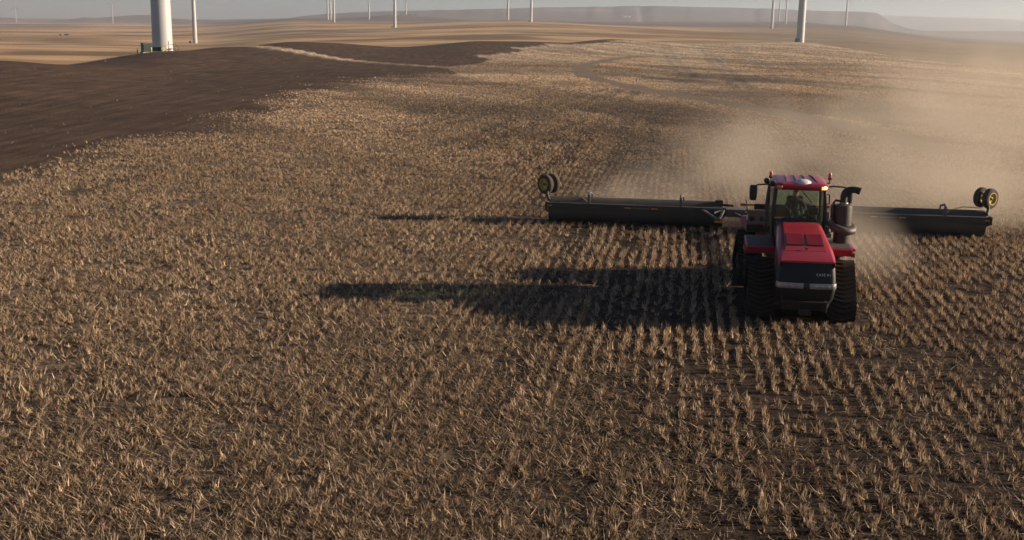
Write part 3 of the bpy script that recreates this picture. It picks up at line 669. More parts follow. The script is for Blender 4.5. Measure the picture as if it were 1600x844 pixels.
for (x, y, z, rz) in ((1.14, 1.22, 0, 0), (-1.14, 1.22, 0, 0), (*rear_pos(1.14, 5.85), 0, rear[2]), (*rear_pos(-1.14, 5.85), 0, rear[2])):
    t_ = track0 if first else copy_tree(track0); first = False
    t_.parent = tractor; t_.location = (x, y, z - .002); t_.rotation_euler = (0, 0, rz)
# frame, axles
MB().box(.62, 1.32, 2.55, 4.6, .22, 1.60).build('sun_block_box', 'black_plastic', tractor, bevel=.06)  # added box, stops sunlight passing under the tractor between the tracks
MB().box(-.62, .62, -.3, 3.3, .42, 1.28).build('front_chassis', 'cast_iron', tractor, bevel=.03)
MB().box(-.85, .85, .98, 1.46, .95, 1.35).build('front_axle', 'cast_iron', tractor, bevel=.04)
MB().lathe([(-.3, .22), (.3, .22)], (0, 3.6, 1.0), (0, 0, 1), 20).build('articulation_joint', 'cast_iron', tractor, 40)
rear_e = None
def rp(o): o.location = (*rear_pos(0, rear[1]), 0); o.rotation_euler = (0, 0, rear[2]); return o
def rb(x0, x1, y0, y1, z0, z1, name, m, bevel=.03, par=tractor):
    o = MB().box(x0, x1, y0 - rear[1], y1 - rear[1], z0, z1).build(name, m, par, bevel=bevel); return rp(o) if par is tractor else o
rb(-.5, .5, 3.5, 7.0, .7, 1.45, 'rear_chassis', 'cast_iron'); rb(-.85, .85, 5.6, 6.1, .95, 1.35, 'rear_axle', 'cast_iron', .04)
rb(-.12, .12, 6.6, 8.05, .50, .62, 'drawbar', 'cast_iron', .02)
rb(-.95, .95, 5.05, 6.7, 1.45, 2.10, 'fuel_tank', 'dark_red_paint', .06)
for s in (-1, 1):
    x0, x1 = (s * .70, s * 1.32) if s > 0 else (s * 1.32, s * .70)
    f = rb(x0, x1, 5.02, 5.10, 1.94, 2.42, 'rear_panel', 'rear_panel', .03)
    for q in (.84, 1.16):
        MB().lathe([(0, .085), (.02, .085), (.03, .06)], (s * q, 5.02 - rear[1], 2.13), (0, -1, 0), 20).build('work_lamp', 'black_plastic', f, 40)
    MB().box(s * 1.315 - .02, s * 1.315 + .02, 4.99 - rear[1], 5.02 - rear[1], 2.08, 2.26).build('reflector', 'white_plastic', f)
    f2 = rb(x0, x1, 5.06, 6.9, 1.66, 1.94, 'rear_fender', 'dark_red_paint', .05)
    rb(x0, x1, 5.0, 5.06, 1.70, 1.93, 'mud_flap', 'black_plastic', .01)
bar = rb(-1.0, 1.0, 5.9, 5.98, 2.40, 2.48, 'marker_bar', 'black_plastic', .01)
rb(-1.0, 1.0, 5.93, 5.97, 2.08, 2.41, 'marker_bracket', 'black_plastic', .01, bar)
for s in (-1, 1):
    a, b = sorted((s * 1.0, s * 1.26)); rb(a, b, 5.9, 5.98, 2.40, 2.48, 'side_marker', 'amber', .01, bar)
    a, b = sorted((s * 1.262, s * 1.46)); rb(a, b, 5.9, 5.98, 2.40, 2.48, 'tail_marker', 'red_reflector', .01, bar)
# front fenders: red box edge with a grey tread plate on top
for s in (-1, 1):
    P = [(1.72, 1.63), (1.70, 1.83), (1.78, 1.86), (2.4, 1.88), (3.2, 1.90), (3.2, 1.66), (2.4, 1.68)]
    a, b = sorted((s * .72, s * 1.54)); f = MB().prism(P, 'x', a, b).build('front_fender', 'red_paint', tractor, bevel=.02)
    a, b = sorted((s * .74, s * 1.50)); MB().prism([(1.77, 1.857), (2.4, 1.882), (3.18, 1.902), (3.18, 1.914), (2.4, 1.895), (1.80, 1.872)], 'x', a, b).build('tread_plate', 'tread_plate', f)
    a, b = sorted((s * 1.50, s * 1.60)); MB().prism([(1.66, 1.62), (1.66, 1.74), (2.4, 1.76), (2.4, 1.66)], 'x', a, b).build('fender_lip', 'dark_red_paint', f, bevel=.01)
# side steps at the cab door
for k in range(3): MB().box(-1.5, -1.1, 3.25, 3.58, .6 + .42 * k, .64 + .42 * k).build('step', 'cast_iron', tractor, bevel=.01)
MB().tube([(-1.12, 3.23, .5), (-1.12, 3.23, 1.75)], .02, 8).build('step_rail', 'black_plastic', tractor); MB().tube([(-1.48, 3.23, .5), (-1.48, 3.23, 1.75)], .02, 8).build('step_rail', 'black_plastic', tractor)
# ---- cab
MB().box(-.80, .82, 2.56, 4.5, 1.62, 2.02).build('cab_base', 'black_plastic', tractor, bevel=.05)
cab = empty('cab', (0, 0, 0), 0, tractor)
def pillar(p0, p1, r=.055, name='pillar'):
    return MB().tube([p0, ((p0[0] + p1[0]) / 2 + (.04 if p0[0] > 0 else -.04), (p0[1] + p1[1]) / 2 - (.02 if p0[1] < 3 else 0), (p0[2] + p1[2]) / 2), p1], r, 10).build(name, 'black_plastic', cab, 40)
FLb, FRb, FLt, FRt = (-.74, 2.62, 1.95), (.76, 2.62, 1.95), (-.70, 2.72, 3.46), (.74, 2.72, 3.46)
MLb, MRb, MLt, MRt = (-.84, 3.62, 1.95), (.86, 3.62, 1.95), (-.80, 3.62, 3.46), (.84, 3.62, 3.46)
BLb, BRb, BLt, BRt = (-.80, 4.46, 1.95), (.82, 4.46, 1.95), (-.76, 4.40, 3.46), (.80, 4.40, 3.46)
for a, b, r in ((FLb, FLt, .06), (FRb, FRt, .045), (MLb, MLt, .05), (MRb, MRt, .05), (BLb, BLt, .055), (BRb, BRt, .055)): pillar(a, b, r)
def pane(a, b, c, d, name='window', bulge=(0, 0, 0)):
    a, b, c, d = map(Vector, (a, b, c, d)); nrm = (b - a).cross(d - a).normalized() * .006; mid = Vector(bulge)
    loops = []
    for k in range(7):
        u = k / 6; w = 4 * u * (1 - u); p0 = a.lerp(b, u) + mid * w; p1 = d.lerp(c, u) + mid * w
        loops.append([p0 + nrm, p1 + nrm, p1 - nrm, p0 - nrm])
    return MB().loft(loops).build(name, 'tinted_glass', cab, 30)
pane((-.70, 2.60, 2.0), (.72, 2.60, 2.0), (.70, 2.70, 3.43), (-.66, 2.70, 3.43), 'windscreen', (0, -.06, 0))
pane((-.86, 3.58, 2.0), (-.78, 2.66, 2.0), (-.74, 2.74, 3.43), (-.82, 3.58, 3.43)); pane((.80, 2.66, 2.0), (.88, 3.58, 2.0), (.86, 3.58, 3.43), (.78, 2.74, 3.43))
pane((-.82, 4.42, 2.2), (-.85, 3.66, 2.0), (-.82, 3.66, 3.43), (-.78, 4.38, 3.43)); pane((.87, 3.66, 2.0), (.84, 4.42, 2.2), (.82, 4.38, 3.43), (.84, 3.66, 3.43))
pane((.74, 4.48, 2.25), (-.74, 4.48, 2.25), (-.70, 4.42, 3.43), (.74, 4.42, 3.43), 'rear_window')
MB().box(-.78, .80, 4.42, 4.50, 1.95, 2.25).build('rear_sill', 'black_plastic', cab, bevel=.01)
# roof
def roof_loop(z, w, y0, y1, r=.24, n=6):
    pts = []
    for cx, cy, a0 in ((w - r, y1 - r, 0), (-w + r, y1 - r, 90), (-w + r, y0 + r, 180), (w - r, y0 + r, 270)):
        for k in range(n + 1):
            a = R(a0 + 90 * k / n); pts.append((.04 + cx + r * math.cos(a), cy + r * math.sin(a), z + (.03 * (cy - 3.5) if z > 3.5 else 0)))
    return pts
roof = MB().loft([roof_loop(3.43, .74, 2.60, 4.46), roof_loop(3.46, .79, 2.52, 4.52), roof_loop(3.54, .81, 2.48, 4.55), roof_loop(3.61, .79, 2.52, 4.52), roof_loop(3.65, .70, 2.66, 4.40), roof_loop(3.665, .5, 2.9, 4.1)]).build('roof', 'red_paint', tractor, 50)
for q in (-.42, -.14, .16, .46):
    MB().tube([(.04 + q * 1.05, 2.86, 3.645), (.04 + q, 3.1, 3.668), (.04 + q * .95, 3.9, 3.69), (.04 + q * .8, 4.28, 3.68)], .016, 8).build('roof_rib', 'dark_red_paint', roof, 40)
MB().lathe([(0, .23), (.02, .25), (.06, .235), (.10, .18), (.125, .08), (.13, .01)], (.10, 2.84, 3.60), (0, -.15, 1), 28).build('antenna_dome', 'white_plastic', roof, 40)
# lamps in the roof front
for s, m in ((-1, 'amber'), (1, 'amber_lit')):
    o = MB().box(-.09, .09, -.02, .03, -.045, .045).build('turn_signal', m, roof, bevel=.012); o.location = (.04 + s * .66, 2.525, 3.52); o.rotation_euler = (0, 0, s * R(28))
    o2 = MB().lathe([(0, .04), (.015, .04), (.022, .02)], (0, 0, 0), (0, -1, 0), 16).build('roof_lamp', 'lamp_lit' if s > 0 else 'chrome_lamp', roof, 40); o2.location = (.04 + s * .68, 2.505, 3.535)
# beacons, corner lamps, mirrors
for s in (-1, 1):
    bx = .04 + s * .88
    MB().tube([(bx - s * .16, 3.2, 3.55), (bx, 3.2, 3.60), (bx, 3.2, 3.72)], .022, 8).build('beacon_stem', 'black_plastic', tractor, 40)
    b = MB().lathe([(0, .06), (.05, .065), (.06, .05)], (bx, 3.2, 3.70), (0, 0, 1), 16).build('beacon_base', 'black_plastic', tractor, 40)
    MB().lathe([(0, .052), (.10, .050), (.145, .035), (.15, .01)], (bx, 3.2, 3.755), (0, 0, 1), 16).build('beacon_lens', 'beacon_orange', b, 40)
    arm = MB().tube([(.04 + s * .74, 2.86, 3.50), (.04 + s * .95, 2.80, 3.56), (.04 + s * 1.28, 2.74, 3.545), (.04 + s * 1.36, 2.74, 3.50)], .024, 8).build('mirror_arm', 'black_plastic', tractor, 40)
    mr = MB().loft([[(.04 + s * 1.41 + w * math.cos(a), 2.74 + d_ * math.sin(a), z) for a in np.linspace(0, 2 * math.pi, 17)[:-1]] for z, w, d_ in ((3.06, .07, .03), (3.08, .10, .05), (3.2, .115, .06), (3.42, .12, .06), (3.50, .11, .05), (3.53, .08, .03))]).build('mirror', 'black_plastic', tractor, 40)
for p in ((-.80, 2.74, 3.60), (-.98, 2.9, 3.66)):
    wl = MB().lathe([(0, .06), (.02, .085), (.12, .085), (.13, .07)], (p[0], p[1] + .06, p[2]), (0, -1, -.1), 18).build('work_lamp', 'black_plastic', tractor, 40)
    MB().tube([(p[0], p[1] + .05, p[2]), (p[0] + .12, p[1] + .1, p[2] - .08)], .025, 8).build('lamp_bracket', 'black_plastic', wl, 40)
MB().tube([(-.86, 2.66, 3.40), (-.93, 2.62, 3.36), (-.95, 2.60, 2.6), (-.96, 2.60, 2.14), (-.88, 2.66, 2.04)], .018, 8).build('grab_rail', 'black_plastic', tractor, 40)
MB().tube([(.79, 2.62, 3.34), (.86, 2.56, 3.33), (.87, 2.56, 3.05), (.79, 2.62, 3.04)], .02, 8).build('grab_handle', 'black_plastic', tractor, 40)
MB().tube([(.05, 2.60, 3.42), (.24, 2.56, 3.22), (.36, 2.54, 3.06)], .012, 6).build('wiper', 'black_plastic', tractor); 
# cab inside
MB().box(-.26, .30, 3.65, 4.15, 2.15, 2.40).add([], []).build('seat', 'interior_black', cab, bevel=.06)
MB().box(-.24, .28, 4.05, 4.22, 2.4, 3.05).build('seat_back', 'interior_black', cab, bevel=.06)
MB().tube([(.0, 2.95, 2.0), (.0, 3.12, 2.62)], .05, 10).build('steering_column', 'interior_black', cab)
MB().tube([(.02 + .2 * math.cos(a), 3.13 + .08 * math.sin(a), 2.64 + .17 * math.sin(a) * .6) for a in np.linspace(0, 2 * math.pi, 25)], .02, 8).build('steering_wheel', 'interior_black', cab, 40)
MB().box(-.55, .55, 2.68, 2.92, 2.0, 2.50).build('dashboard', 'interior_black', cab, bevel=.05)
MB().box(.36, .62, 3.3, 3.9, 2.1, 2.58).build('console', 'interior_black', cab, bevel=.04)
MB().box(.36, .62, 3.1, 3.14, 2.62, 2.84).build('monitor', 'interior_black', cab, bevel=.01); MB().tube([(.5, 3.15, 2.5), (.5, 3.13, 2.66)], .02, 8).build('monitor_stem', 'interior_black', cab)
# ---- exhaust and filter stack on the right
ex, ey = 1.31, 2.62
MB().lathe([(0, .22), (.03, .255), (.60, .255), (.62, .27), (.66, .27), (.68, .255), (1.18, .255), (1.24, .235), (1.26, .13), (1.265, .01)], (ex, ey, 1.80), (0, 0, 1), 32).build('exhaust_canister', 'canister_grey', tractor, 35)
MB().lathe([(0, .12), (.02, .125), (.04, .12)], (ex, ey, 3.07), (0, 0, 1), 24).build('exhaust_clamp', 'chrome_lamp', tractor, 35)
pp = [(ex - .02, ey, 3.03), (ex - .02, ey, 3.26)] + [(ex + .20 - .22 * math.cos(a), ey, 3.30 + .20 * math.sin(a)) for a in np.linspace(.0, 1.45, 7)] + [(ex + .30, ey, 3.50), (ex + .44, ey - .02, 3.46)]
MB().tube(pp, [.105] * 7 + [.10, .10, .10, .11], 18).build('exhaust_pipe', 'black_plastic', tractor, 45)
dp = [(ex - .30, ey + .12, 2.55), (ex - .36, ey - .05, 2.47), (ex - .30, ey - .22, 2.40), (ex - .12, ey - .33, 2.33), (ex + .10, ey - .34, 2.28), (ex + .26, ey - .22, 2.29), (ex + .30, ey - .02, 2.34), (ex + .24, ey + .16, 2.40)]
MB().tube(dp, [.10, .115, .12, .12, .12, .12, .115, .10], 16).build('exhaust_duct', 'duct_grey', tractor, 45)
MB().tube([(ex - .30, ey - .05, 2.2), (ex - .31, ey - .05, 3.10), (ex - .26, ey - .05, 3.17), (ex - .06, ey - .05, 3.15)], .035, 8).build('exhaust_bracket', 'black_plastic', tractor, 45)
MB().tube([(ex - .30, ey + .1, 2.60), (ex - .30, ey + .1, 3.02)], .07, 12).build('intake_pipe', 'black_plastic', tractor, 45)
MB().prism([(.8, 1.72), (1.64, 1.76), (1.66, 1.80), (1.60, 1.84), (.8, 1.82)], 'y', 1.9, 2.95).build('exhaust_platform', 'red_paint', tractor, bevel=.01)
MB().prism([(.72, 1.5), (1.3, 1.56), (1.62, 1.72), (.72, 1.74)], 'y', 2.0, 2.2).build('platform_gusset', 'dark_red_paint', tractor, bevel=.01)

# ------------------------------------------------------------------ driver
def skin_figure(name, joints, edges, m):
    me = bpy.data.meshes.new(name); me.from_pydata([j[:3] for j in joints], edges, [])
    o = bpy.data.objects.new(name, me); COL.objects.link(o); me.materials.append(MATS[m])
    md = o.modifiers.new('skin', 'SKIN'); md.use_smooth_shade = True
    for sv, j in zip(me.skin_vertices[0].data, joints): sv.radius = (j[3], j[4] if len(j) > 4 else j[3])
    me.skin_vertices[0].data[0].use_root = True
    s = o.modifiers.new('sub', 'SUBSURF'); s.levels = 1; s.render_levels = 1
    return o
J = [(0, 3.86, 2.46, .15, .13), (0, 3.88, 2.65, .14, .12), (0, 3.86, 2.85, .17, .12), (0, 3.82, 2.96, .12, .09), (0, 3.80, 3.03, .055, .055), (0, 3.78, 3.08, .055, .055),
     (-.20, 3.83, 2.92, .075), (-.30, 3.68, 2.72, .055), (-.17, 3.30, 2.68, .040), (.20, 3.83, 2.92, .075), (.32, 3.70, 2.70, .055), (.17, 3.30, 2.68, .040),
     (-.11, 3.75, 2.44, .095), (-.15, 3.35, 2.46, .075), (-.15, 3.22, 2.08, .055), (-.15, 3.08, 2.05, .045), (.11, 3.75, 2.44, .095), (.15, 3.35, 2.46, .075), (.15, 3.22, 2.08, .055), (.15, 3.08, 2.05, .045)]
E_ = [(0, 1), (1, 2), (2, 3), (3, 4), (4, 5), (3, 6), (6, 7), (7, 8), (3, 9), (9, 10), (10, 11), (0, 12), (12, 13), (13, 14), (14, 15), (0, 16), (16, 17), (17, 18), (18, 19)]
person = empty('person', (TP[0], TP[1], 0), TYAW); tag(person, 'driver in dark clothes seated in the tractor cab holding the steering wheel', 'person')
pb = skin_figure('body', J, E_, 'driver_cloth'); pb.parent = person
hd = MB(); loops = []
for z, w, d_, oy in ((3.05, .05, .06, .01), (3.08, .065, .085, -.005), (3.13, .075, .10, -.005), (3.19, .08, .105, 0), (3.25, .075, .10, .005), (3.29, .055, .07, .01), (3.305, .02, .03, .01)):
    loops.append([(w * math.cos(a), 3.78 + oy + d_ * math.sin(a) * (1.0 if math.sin(a) > 0 else 1.0), z) for a in np.linspace(0, 2 * math.pi, 17)[:-1]])
head = hd.loft(loops).build('head', 'skin', person, 60)
MB().add([(-.016, 3.675, 3.13), (.016, 3.675, 3.13), (0, 3.645, 3.13), (0, 3.682, 3.185)], [(0, 1, 2), (0, 2, 3), (1, 3, 2), (0, 3, 1)]).build('nose', 'skin', head)
for s in (-1, 1):
    MB().lathe([(0, .012), (.006, .009)], (s * .032, 3.685, 3.185), (0, -1, 0), 10).build('eye', 'interior_black', head)
    MB().lathe([(0, .025), (.015, .022)], (s * .078, 3.79, 3.17), (s, 0, 0), 10).build('ear', 'skin', head)
MB().box(-.025, .025, 3.683, 3.69, 3.10, 3.108).build('mouth', 'driver_cloth', head)
MB().loft([[((.083 * k) * math.cos(a), 3.785 + (.11 * k) * math.sin(a), z) for a in np.linspace(0, 2 * math.pi, 17)[:-1]] for z, k in ((3.225, 1.02), (3.27, .98), (3.30, .8), (3.318, .4))]).add([(-.07, 3.69, 3.23), (.07, 3.69, 3.23), (.05, 3.60, 3.225), (-.05, 3.60, 3.225), (-.07, 3.69, 3.24), (.07, 3.69, 3.24), (.05, 3.60, 3.232), (-.05, 3.60, 3.232)], [(0, 1, 2, 3), (4, 5, 6, 7), (0, 1, 5, 4), (1, 2, 6, 5), (2, 3, 7, 6), (3, 0, 4, 7)]).build('cap', 'interior_black', head, 50)
for s in (-1, 1):      # hands closed on the wheel
    hj = [(s * .17, 3.30, 2.68, .032), (s * .175, 3.22, 2.675, .034)]; he = [(0, 1)]
    for f_ in range(4):
        o0 = len(hj); z = 2.70 - f_ * .018; hj += [(s * .185, 3.17, z, .010), (s * .20, 3.13, z + .012, .009), (s * .185, 3.105, z - .006, .008)]; he += [(1, o0), (o0, o0 + 1), (o0 + 1, o0 + 2)]
    o0 = len(hj); hj += [(s * .155, 3.19, 2.71, .011), (s * .15, 3.15, 2.70, .009)]; he += [(1, o0), (o0, o0 + 1)]
    h_ = skin_figure('hand', hj, he, 'skin'); h_.parent = person

# ------------------------------------------------------------------ land roller
roller = empty('land_roller', (RP[0], RP[1], 0), RYAW); roller.scale = (.985, 1, 1)
tag(roller, 'wide dark land roller with long smooth drums and raised yellow rimmed wheels behind the tractor', 'roller')
DR = .54
def drum(x0, x1, y):
    prof = [(0, .10), (0, DR - .06), (.03, DR - .06), (.03, DR - .03), (0, DR - .03), (0, DR - .008), (.01, DR)]
    L = x1 - x0
    for q in (1 / 3, 2 / 3): prof += [(L * q - .012, DR), (L * q - .010, DR - .006), (L * q + .010, DR - .006), (L * q + .012, DR)]
    prof += [(L - .01, DR), (L, DR - .008), (L, DR - .03), (L - .03, DR - .03), (L - .03, DR - .06), (L, DR - .06), (L, .10)]
    return MB().lathe(prof, (x0, y, DR - .008), (1, 0, 0), 64).build('drum', 'roller_steel', roller, 30)
drum(-9.0, -1.62, 0); drum(1.62, 9.0, 0)
for s in (-1, 1):
    def xs(a, b): return sorted((s * a, s * b))
    a, b = xs(1.5, 9.12); beam = MB().box(a, b, -.86, -.66, .70, .92).build('wing_beam', 'roller_frame', roller, bevel=.012)
    a, b = xs(1.55, 9.05); MB().box(a, b, -.88, -.862, .90, .925).build('lit_edge_strip', 'frame_grey', beam)  # paler strip imitating the sunlit top edge of the beam
    for q in (9.06, 1.56):
        a, b = xs(q - .05, q + .05); MB().prism([(-.90, .62), (-.90, .94), (-.62, .94), (.18, .68), (.2, .44), (.0, .38), (-.4, .5)], 'x', a, b).build('end_arm', 'roller_frame', roller, bevel=.01)
    MB().lathe([(0, .11), (.09, .11), (.10, .07)], (s * 9.05, 0, DR), (s, 0, 0), 18).build('bearing', 'frame_grey', roller, 40)
    for q0, q1, m in ((8.83, 9.1, 'amber'), (5.46, 5.74, 'amber'), (4.34, 4.62, 'amber')):
        a, b = xs(q0, q1); MB().box(a, b, -.868, -.861, .775, .815).build('reflector_strip', m, beam)
    a, b = xs(4.70, 5.38); MB().box(a, b, -.868, -.861, .765, .825).build('name_plate', 'frame_grey', beam)
    for q in ((7.25, 3.4)):
        p = MB().tube([(s * q, -.82, .90), (s * q, -.80, 1.32), (s * q, -.74, 1.37), (s * (q - .12), -.55, 1.30), (s * (q - .14), -.5, 1.12)], .045, 6).build('rest_bracket', 'frame_grey', roller)
        MB().box(*xs(q - .05, q + .05), -.90, -.80, .92, 1.30).build('bracket_plate', 'frame_grey', p)
    # folding gusset at the inner end of the wing
    g = MB()
    for p0, p1 in (((2.55, -.78, .86), (1.82, -1.62, .54)), ((1.82, -1.62, .54), (1.60, -.82, .60)), ((1.62, -1.0, .86), (1.82, -1.62, .56)), ((2.3, -.82, .87), (1.62, -.88, .87)), ((2.02, -1.2, .76), (1.68, -1.0, .84))):
        g.tube([(s * p0[0], p0[1], p0[2]), (s * p1[0], p1[1], p1[2])], .065, 4)
    g.build('gusset_frame', 'frame_grey', roller)
    a, b = xs(1.58, 2.0); MB().box(a, b, -1.71, -1.68, .46, .52).build('reflector_strip', 'amber', roller)
    a, b = xs(.72, 1.52); MB().box(a, b, -.95, -.55, .58, .90).build('hinge_box', 'frame_grey', roller, bevel=.02)
    MB().tube([(s * 1.2, -.5, .98), (s * 2.0, -.45, 1.02)], .05, 10).build('hydraulic_cylinder', 'black_plastic', roller, 40)
    MB().box(*xs(1.62, 1.95), -.35, -.1, 1.02, 1.16).build('valve_block', 'black_plastic', roller, bevel=.02)
    # raised transport wheels at the wing end
    wc = Vector((s * 9.22, .15, 1.54)); axd = Vector((s * .62, -.78, 0)).normalized()
    MB().tube([(s * 9.0, -.4, .95), (s * 9.1, -.2, 1.15), tuple(wc - axd * .2)], .07, 10).build('wheel_arm', 'roller_frame', roller, 40)
    MB().tube([tuple(wc - axd * .55), tuple(wc + axd * .1)], .05, 10).build('axle', 'roller_frame', roller, 40)
    for off in (.0, -.42):
        c0 = wc + axd * off; w = empty('wheel', (0, 0, 0), 0, roller)
        MB().lathe([(-.12, .24), (-.13, .30), (-.115, .38), (-.07, .415), (0, .42), (.07, .415), (.115, .38), (.13, .30), (.12, .24), (-.12, .24)], tuple(c0), tuple(axd), 36, False).build('tyre', 'tyre', w, 45)
        MB().lathe([(-.11, .15), (-.11, .25), (.132, .255), (.132, .225), (.04, .20), (.03, .09), (.06, .085), (.06, .01)], tuple(c0), tuple(axd), 28).build('rim', 'rim_yellow', w, 40)
        MB().lathe([(.0, .06), (.10, .06), (.11, .04)], tuple(c0), tuple(axd), 14).build('hub', 'black_plastic', w, 40)
    MB().tube([(s * 8.9, .3, 1.12), (s * 8.2, .2, 1.16), (s * 7.6, -.1, 1.05), (s * 7.3, -.6, .95)], .02, 6).build('hose', 'post_yellow', roller)
MB().box(-1.55, 1.55, -.62, -.38, .62, .88).build('centre_beam', 'frame_grey', roller, bevel=.02)
hx, hy = rear_pos(0, 7.95); ch, sh = math.cos(TYAW), math.sin(TYAW); hwx, hwy = TP[0] + hx * ch - hy * sh, TP[1] + hx * sh + hy * ch
hlx, hly = local(hwx, hwy, RP, RYAW)
tg = MB().tube([(0, -.5, .74), (hlx * .5, (hly - .5) / 2, .70), (hlx, hly, .56)], .13, 4).build('tongue', 'roller_frame', roller)
for s in (-1, 1): MB().tube([(s * 1.3, -.6, .74), (hlx * .55, hly * .55, .70)], .07, 4).build('tongue_brace', 'roller_frame', roller)
MB().tube([(-.62, -1.2, .8), (-.74, -1.25, 1.36)], .035, 8).build('parking_jack', 'frame_grey', roller, 40)
MB().box(-.75, -.5, -1.3, -1.1, .66, .84).build('jack_mount', 'roller_frame', roller, bevel=.02)

# ------------------------------------------------------------------ wind turbines
def make_turbine(hub_h=80.0, r0=2.15):
    t_ = empty('wind_turbine')
    tw = MB().lathe([(-2, r0), (0, r0), (hub_h * .33, r0 * .92), (hub_h * .66, r0 * .76), (hub_h - 1.5, r0 * .58)], (0, 0, 0), (0, 0, 1), 48).build('tower', 'tower_white', t_, 40)
    for q in (.33, .66): MB().lathe([(-.06, r0 * (1 - .24 * q * q - .12 * q) + .0), (-.05, r0 * (1 - .24 * q * q - .12 * q) + .05), (.05, r0 * (1 - .24 * q * q - .12 * q) + .05), (.06, r0 * (1 - .24 * q * q - .12 * q))], (0, 0, hub_h * q), (0, 0, 1), 48).build('tower_flange', 'tower_white', tw, 40)
    MB().loft([[(x * k, y_, hub_h + .2 + z * k) for x, z in ((-1.7, -1.6), (1.7, -1.6), (1.9, 0), (1.5, 1.9), (-1.5, 1.9), (-1.9, 0))] for y_, k in ((-2.6, .75), (-2.0, 1), (5.5, 1), (7.0, .7))]).build('nacelle', 'tower_white', t_, 30)
    MB().lathe([(-.2, 1.3), (.8, 1.5), (1.8, 1.2), (2.4, .5), (2.5, .05)], (0, -2.5, hub_h + .2), (0, -1, 0), 24).build('hub', 'tower_white', t_, 40)
    return t_
def blade_mesh():
    loops = []
    for u, ch, th_, tw_ in ((0, 1.6, 1.6, 0), (.05, 1.7, 1.5, 5), (.16, 3.0, .9, 14), (.25, 2.9, .65, 12), (.5, 2.0, .4, 7), (.75, 1.3, .25, 3), (.95, .7, .12, 0), (1, .25, .06, 0)):
        z = 1.0 + u * 39.5; a = R(tw_)
        loops.append([((ch * (c_ - .15)) * math.cos(a) - y_ * th_ * math.sin(a), (ch * (c_ - .15)) * math.sin(a) + y_ * th_ * math.cos(a), z) for c_, y_ in ((-.35, 0), (-.2, .4), (.1, .5), (.4, .25), (.65, 0), (.4, -.2), (.1, -.35), (-.2, -.3))])
    return loops
turb0 = make_turbine(); blade0 = MB().loft(blade_mesh()).build('blade', 'tower_white', turb0, 40)
for k in (1, 2): b = blade0.copy(); COL.objects.link(b); b.parent = turb0
TURB = [  # photo x, distance, rotor phase (deg), label
 (254.5, 262, 40, 'large pale wind turbine tower beside the green transformer cabinets on the dark field edge'),
 (305, 1160, 20, 'pale wind turbine tower on the golden field just right of the transformer cabinets'),
 (617, 1600, 50, 'pale wind turbine tower on golden field with a dark box at its left foot'),
 (522, 2360, 30, 'wind turbine nearest in a tight cluster of three slim towers'),
 (512.2, 2800, 197, 'far wind turbine of the three tower cluster with a blade hanging down left'),
 (516.6, 2900, 75, 'wind turbine standing in the middle of the three tower cluster'),
 (576.5, 3000, 160, 'slim far wind turbine with one blade hanging down to the right'),
 (634.6, 4200, 60, 'faint wind turbine beside the dark trees on the far hill'),
 (793.5, 2200, 45, 'slimmer wind turbine of the pair on the golden hilltop'),
 (829.7, 1800, 15, 'thicker wind turbine of the pair on the golden hilltop'),
 (1205.8, 1900, 35, 'pale wind turbine at the left of the group in front of the mesa'),
 (1216.8, 3400, 215, 'faintest wind turbine of the group in front of the mesa'),
 (1227.5, 2900, 70, 'slim wind turbine standing right of its group before the mesa'),
 (1250, 641, 25, 'wide pale wind turbine tower with a dark cabinet at its foot on stubble'),
 (1321.5, 2700, 48, 'lone slim wind turbine below the end of the mesa'),
 (25.5, 6400, 0, 'tiny distant wind turbine before the dark rounded hill'),
 (176.3, 5200, 60, 'tiny distant wind turbine in the dip between low hills'),
]
tpos = []
for i, (px, D, ph, lab) in enumerate(TURB):
    t_ = turb0 if i == 0 else copy_tree(turb0)
    a = azimuth(px); x, y = D * math.sin(a), D * math.cos(a)
    for _ in range(3):                      # the tower base, not the horizon, sits at that photo x
        z = height(x, y); qx_, qy_ = project(np.array([x]), np.array([y]), np.array([z])); a += (px - float(qx_[0])) / F; x, y = D * math.sin(a), D * math.cos(a)
    t_.location = (x, y, height(x, y) - .05); t_.rotation_euler = (0, 0, R(12)); tpos.append((x, y, t_.location.z))
    tag(t_, lab, 'wind turbine', 'wind turbines across the plain')
    for k, b in enumerate([c for c in t_.children if c.name.startswith('blade')]):
        b.location = (0, -3.3, 80.2); b.rotation_euler = (0, R(ph + 120 * k), 0)
x, y, z = tpos[0]
def child_at(o, par): o.parent = par; return o
MB().lathe([(-.6, 2.7), (.12, 2.7), (.16, 2.6)], (0, 0, 0), (0, 0, 1), 40).build('foundation', 'concrete', turb0, 40)
dr = MB().box(-.45, .45, -.07, .05, .25, 2.3).build('door', 'tower_white', turb0, bevel=.02); da = R(52); dr.location = (2.13 * math.sin(da), -2.13 * math.cos(da), 0); dr.rotation_euler = (0, 0, da)
st = MB(); st.box(-.5, .5, -1.0, -.05, .62, .68)
for k in range(3): st.box(-.45, .45, -1.0 - .28 * (k + 1), -1.0 - .28 * k, .46 - .17 * k, .50 - .17 * k)
so = st.build('stairs', 'cast_iron', turb0); so.location = dr.location; so.rotation_euler = dr.rotation_euler
for s in (-1, 1):
    o = MB().tube([(s * .5, -1.8, .1), (s * .5, -1.8, .9), (s * .5, -1.0, 1.6), (s * .5, -.05, 1.6)], .03, 6).build('stair_rail', 'cast_iron', turb0); o.location = dr.location; o.rotation_euler = dr.rotation_euler
def on_ground(px, D):
    a = azimuth(px); return D * math.sin(a), D * math.cos(a)
def place_at(px, D):
    a = azimuth(px)
    for _ in range(3):
        x, y = D * math.sin(a), D * math.cos(a); z = height(x, y); q, _w = project(np.array([x]), np.array([y]), np.array([z])); a += (px - float(q[0])) / F
    x, y = D * math.sin(a), D * math.cos(a); return x, y, height(x, y), a
